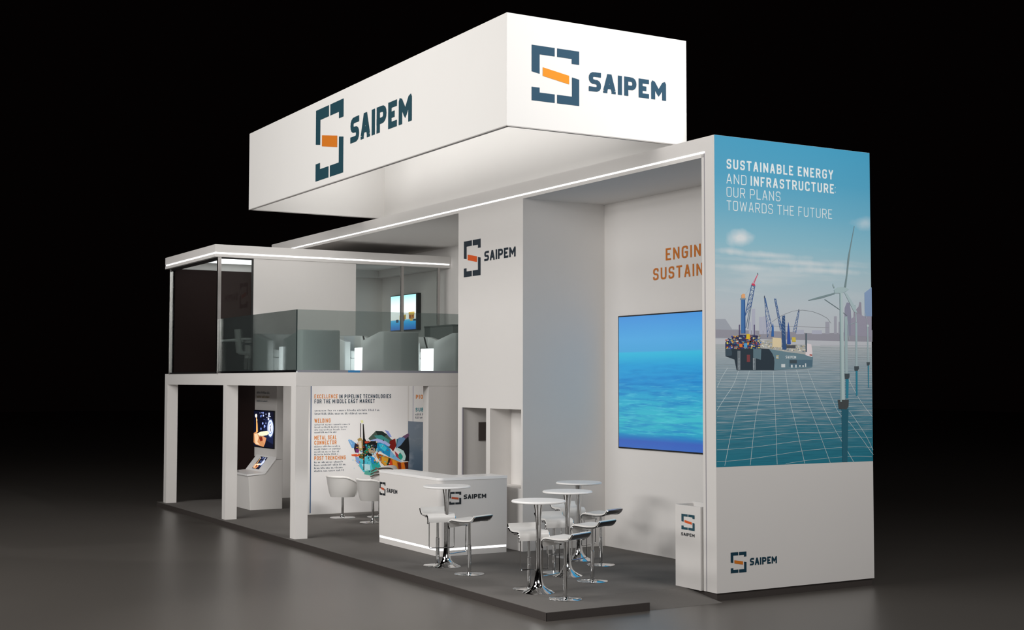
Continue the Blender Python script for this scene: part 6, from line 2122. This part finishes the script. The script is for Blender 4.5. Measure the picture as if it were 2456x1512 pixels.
spots = [(-1.90, 8.83, 0, 'grey-white armchair with its back to the glass, at the balustrade corner'), (-.37, 8.83, 0, 'grey-white armchair with its back to the glass, between two glowing cubes'), (1.09, 8.83, 0, 'grey-white armchair with its back to the glass, half hidden by the middle tower'),
         (-1.90, 10.50, PI, 'grey-white armchair facing the near row, behind the front glass panel'), (-.37, 10.50, PI, 'grey-white armchair facing the near row, behind the middle glowing cube'), (1.09, 10.50, PI, 'grey-white armchair facing the near row, mostly hidden at the right')]
for i, (x, y, rz, lb) in enumerate(spots):
    a = A0 if i == 0 else copy_tree(A0)
    a.location = (x, y, 2.8); a.rotation_euler = (0, 0, rz); a['label'] = lb; a['group'] = 'armchairs on the balcony'
cubes = [(-1.94, 9.66, 'leftmost glowing white cube table on the balcony'), (-.45, 9.66, 'middle glowing white cube table on the balcony'), (.93, 9.66, 'rightmost glowing white cube table on the balcony')]
for i, (x, y, lb) in enumerate(cubes):
    c = thing('cube_table', lb, 'table', (x, y, 2.8), 0, 'glowing cube tables on the balcony')
    MB().box(-.2, .2, -.2, .2, .0, .475).build('cube_body', CUBE, c, bevel=.01)
    if i > 0:
        m_ = thing('menu_holder', 'thin black tilted holder standing on the %s glowing cube' % ('middle' if i == 1 else 'rightmost'), 'holder', (x-.05 if i == 1 else x-.16, y, 3.276), 0, 'black holders on the glowing cubes')
        MB().box(-.05, .05, -.06, .06, 0, .008).build('holder_foot', BLACK, m_)
        MB().add([(-.012, -.01, .006), (.012, -.01, .006), (.012, .01, .006), (-.012, .01, .006), (-.075, -.01, .22), (-.05, -.01, .22), (-.05, .01, .22), (-.075, .01, .22)], [(0,3,2,1),(4,5,6,7),(0,1,5,4),(1,2,6,5),(2,3,7,6),(3,0,4,7)]).build('holder_blade', BLACK, m_)
cab = thing('sideboard', 'dark grey sideboard against the rear wall at the right end of the balcony', 'cabinet', (2.35, 11.9, 2.8))
MB().box(-.2, .2, -.65, .65, .06, 1.0).build('cabinet_body', mat('sideboard_grey', '6c716f', .6), cab, bevel=.01)
MB().box(-.17, .17, -.6, .6, 0, .06).build('cabinet_plinth', BLACK, cab)
MB().box(-.21, .21, -.66, .66, 1.0, 1.03).build('cabinet_top', mat('sideboard_top', '5a605e', .5), cab, bevel=.005)
# upstairs television
tv = thing('television', 'wall-mounted television showing an offshore rig at sea, upstairs', 'television', (2.55, 14.3, 3.8)); W0 = (2.55, 14.3, 3.8)
at(box('television_body', 2.50, 2.598, 13.62, 15.02, 3.80, 4.63, BLACK, tv, .004), W0)
tvm = ramp_mat('rig_screen', [(0, '1d5fb0'), (.12, '2385cc'), (.22, '27a0dc'), (.29, '5fb8dc'), (.3, 'f4f2ee'), (.6, 'fbfdfd'), (.85, 'd4f6fb'), (1, 'a4eef4')], 3.82, 4.61, emit=1.5)
o = MB().add([(2.4985, 15.0, 3.82), (2.4985, 13.68, 3.82), (2.4985, 13.68, 4.61), (2.4985, 15.0, 4.61)], [(0, 1, 2, 3)]).build('screen_picture', tvm, tv, fix=False); at(o, W0)
b = MB(); mt = [flat('d98a2a', 1.0), flat('8a3226', 1.0), flat('f0c860', 1.0), flat('8c98a8', 1.0), flat('1a3a5a', 1.0)]
def tq(a0, a1, z0, z1, mi, L): b.add([(2.4975-L*.0005, 15.0-a*1.32, 3.82+z*.79) for a, z in ((a0, z0), (a1, z0), (a1, z1), (a0, z1))], [(0, 1, 2, 3)], mi)
tq(.46, .50, .26, .8, 3, 0); tq(.42, .56, .25, .40, 1, 1); tq(.36, .44, .28, .42, 2, 0); tq(.52, .62, .30, .44, 2, 0); tq(.72, .95, .42, .50, 2, 0); tq(.73, .94, .30, .42, 0, 1); tq(.78, .88, .24, .30, 2, 1); tq(.90, 1.0, .24, .29, 4, 1); tq(.22, .32, .22, .31, 4, 1); tq(.75, .80, .33, .42, 1, 2); tq(.86, .9, .36, .40, 1, 2)
at(b.build('picture_rig', mt, tv, fix=False), W0)
# meeting room furniture
dk = thing('meeting_table', 'white meeting table behind the glass of the upstairs room', 'table', (-1.2, 13.6, 2.8)); W0 = (-1.2, 13.6, 2.8)
at(box('tabletop', -1.62, -.3, 13.3, 15.0, 3.50, 3.54, GLOSSW, dk, .004), W0)
at(box('front_panel', -1.55, -.35, 13.4, 13.44, 3.12, 3.50, WHITE, dk), W0)
at(box('leg', -1.56, -1.50, 13.45, 13.51, 2.8, 3.50, SATIN, dk), W0); at(box('leg', -1.56, -1.50, 14.85, 14.91, 2.8, 3.50, SATIN, dk), W0)
at(box('leg', -.45, -.39, 13.45, 13.51, 2.8, 3.50, SATIN, dk), W0); at(box('leg', -.45, -.39, 14.85, 14.91, 2.8, 3.50, SATIN, dk), W0)
oc = thing('office_chair', 'white office chair with black armrests behind the glass of the upstairs room', 'chair', (-1.62, 12.98, 2.8), -PI/2-.1)
rows = [[(x*(.21-.03*abs(z-.75)), -.20-.10*(z-.42)-.03*(1-x*x), z) for x in (-1, -.6, 0, .6, 1)] for z in (.42, .50, .60, .70, .80, .88, .90)]
MB().sheet(rows, .03).build('backrest', SHELL, oc, smooth=True)
rows = [[(x*.21, y, .40+.03*x*x+(.05 if y < -.18 else 0)) for x in (-1, -.6, 0, .6, 1)] for y in (-.21, -.17, -.08, .05, .16, .22)]
MB().sheet(rows, .035).build('seat', SHELL, oc, smooth=True)
for sx in (-1, 1): MB().tube([(sx*.21, .10, .38), (sx*.25, .12, .44), (sx*.26, .10, .58), (sx*.26, .02, .61), (sx*.26, -.12, .61), (sx*.23, -.20, .56)], .014, n=8).build('armrest', BLACK, oc, smooth=True)
MB().lathe([(.02, .06), (.02, .38)], n=16).build('pole', SATIN, oc, smooth=True)
fb = MB()
for k in range(5):
    a = 2*PI*k/5; fb.tube([(0, 0, .08), (.26*math.cos(a), .26*math.sin(a), .05)], .016, n=8); fb.lathe([(.02, .0), (.026, .02), (.02, .045)], c=(.26*math.cos(a), .26*math.sin(a)), n=10)
fb.build('star_base', BLACK, oc, smooth=True)

# ------------------------------------------------------------------ pieces carried by parts
sub(kid(can, 'light_strip'), kid(can, 'canopy_slab'))
for c in [c for c in win.children if c.name.startswith(('pane', 'gasket'))]: sub(c, kid(win, 'window_frame'))
for c in [c for c in dr.children if c.name.startswith('pane')]: sub(c, kid(dr, 'door_frame'))
for c in [c for c in bal.children if c.name.startswith('base_rail_film')]: sub(c, kid(bal, 'base_rail', 1))
lp_, sp_ = kid(ban, 'long_panel'), kid(ban, 'short_panel')
for nm in ('emblem', 'emblem_bar', 'lettering'):
    sub(kid(ban, nm, 0), lp_); sub(kid(ban, nm, 0), sp_)
sub(kid(scr, 'screen_picture'), kid(scr, 'bezel'))
tb_ = kid(tv, 'television_body'); sub(kid(tv, 'screen_picture'), tb_); sub(kid(tv, 'picture_rig'), tb_)
sub(kid(kio, 'monitor_picture'), kid(kio, 'monitor')); sub(kid(kio, 'tablet_picture'), kid(kio, 'sloping_desk')); sub(kid(kio, 'slot_ring'), kid(kio, 'sloping_desk'))
for k in range(3): sub(kid(kio, 'fin_small_print', 0), kid(kio, 'screen_fin'))
sub(kid(cnt, 'light_strip'), kid(cnt, 'counter_plinth'))
for nm in ('emblem', 'emblem_bar', 'lettering'):
    for k in range(2): sub(kid(cnt, nm, 0), kid(cnt, 'counter_body'))
    sub(kid(tot, nm), kid(tot, 'stand_body'))
sub(kid(hb, 'dark_stripes'), kid(hb, 'back_shell'))

# ------------------------------------------------------------------ camera
f, pitch, yaw, roll = 3219.811, .0491, 1.0433, .0014
d = Vector((.50272902, .86304979, .04907747)); r = Vector((.8640561, -.50339364, .00137948)); u = Vector((-.02589585, -.04171218, .99879402))
cam = bpy.data.cameras.new('Camera'); co = bpy.data.objects.new('Camera', cam); COL.objects.link(co)
cam.sensor_width = 36; cam.sensor_fit = 'HORIZONTAL'; cam.lens = f/2456*36; cam.clip_end = 500; cam.clip_start = .1
M = Matrix(((r.x, u.x, -d.x, -10.76240796), (r.y, u.y, -d.y, -13.36606357), (r.z, u.z, -d.z, 2.66), (0, 0, 0, 1)))
co.matrix_world = M; scene.camera = co

# ------------------------------------------------------------------ lights
def area(name, loc, target, sx, sy, power, col=(1, 1, 1), spread=180):
    l = bpy.data.lights.new(name, 'AREA'); l.shape = 'RECTANGLE'; l.size = sx; l.size_y = sy; l.energy = power; l.color = col
    l.spread = math.radians(spread)
    o = bpy.data.objects.new(name, l); COL.objects.link(o); o.location = loc
    o.rotation_euler = (Vector(target)-Vector(loc)).to_track_quat('-Z', 'Y').to_euler(); return o
def spot(name, loc, target, power, ang, blend=.5, size=.3, col=(1, 1, 1)):
    l = bpy.data.lights.new(name, 'SPOT'); l.energy = power; l.spot_size = math.radians(ang); l.spot_blend = blend; l.shadow_soft_size = size; l.color = col
    o = bpy.data.objects.new(name, l); COL.objects.link(o); o.location = loc
    o.rotation_euler = (Vector(target)-Vector(loc)).to_track_quat('-Z', 'Y').to_euler(); return o
WARM = (1, .975, .95)
area('hall_light_side', (-14, 6, 13), (0, 7, 3.5), 10, 5, 760, WARM)
area('hall_light_low', (-17, 5, 5.7), (0, 6, 5), 10, 1.4, 800, WARM)
area('hall_light_left', (-13.5, 1, 7.5), (-1, 13, 3), 4, 2, 560, WARM)
area('hall_light_front', (1.5, -7.5, 9), (1.8, 0, 4.8), 3, 1.5, 520, (1, .98, .97))
area('hall_light_near', (-9, -12, 6.5), (0, 6, 2.5), 8, 4, 640, WARM)
spot('floor_spot', (-5.6, 1.0, 10.5), (-4.6, .6, 0), 2000, 40, 1.0, .6, WARM)
spot('banner_spot', (1.2, -6, 11), (-.95, 1.24, 6.75), 2300, 22.5, .15, .15)
area('banner_inner_fill', (-2.2, 6.1, 6.7), (.5, 6.1, 7.15), 8, .6, 42, WARM, 80)  # unseen fill added inside the banner to brighten its long inner wall
area('banner_end_fill', (-.9, 8.6, 6.6), (-.9, 11, 6.6), 1.6, .8, 11, WARM, 100)  # second added fill, brightens the banner's far inner wall
area('deck_fill_far', (.9, 14.2, 2.54), (1.0, 15.7, 1.3), 1.0, .4, 22, WARM)  # added fill under the deck, lifts the far end wall
area('deck_downlight', (-.2, 9.6, 2.54), (.3, 11.8, 1.2), 1.6, .5, 60, WARM)

scene.view_settings.view_transform = 'Standard'; scene.view_settings.look = 'None'; scene.view_settings.gamma = 1
scene.view_settings.exposure = 0.0; scene.view_settings.use_curve_mapping = False
scene.cycles.max_bounces = 8; scene.cycles.transparent_max_bounces = 16
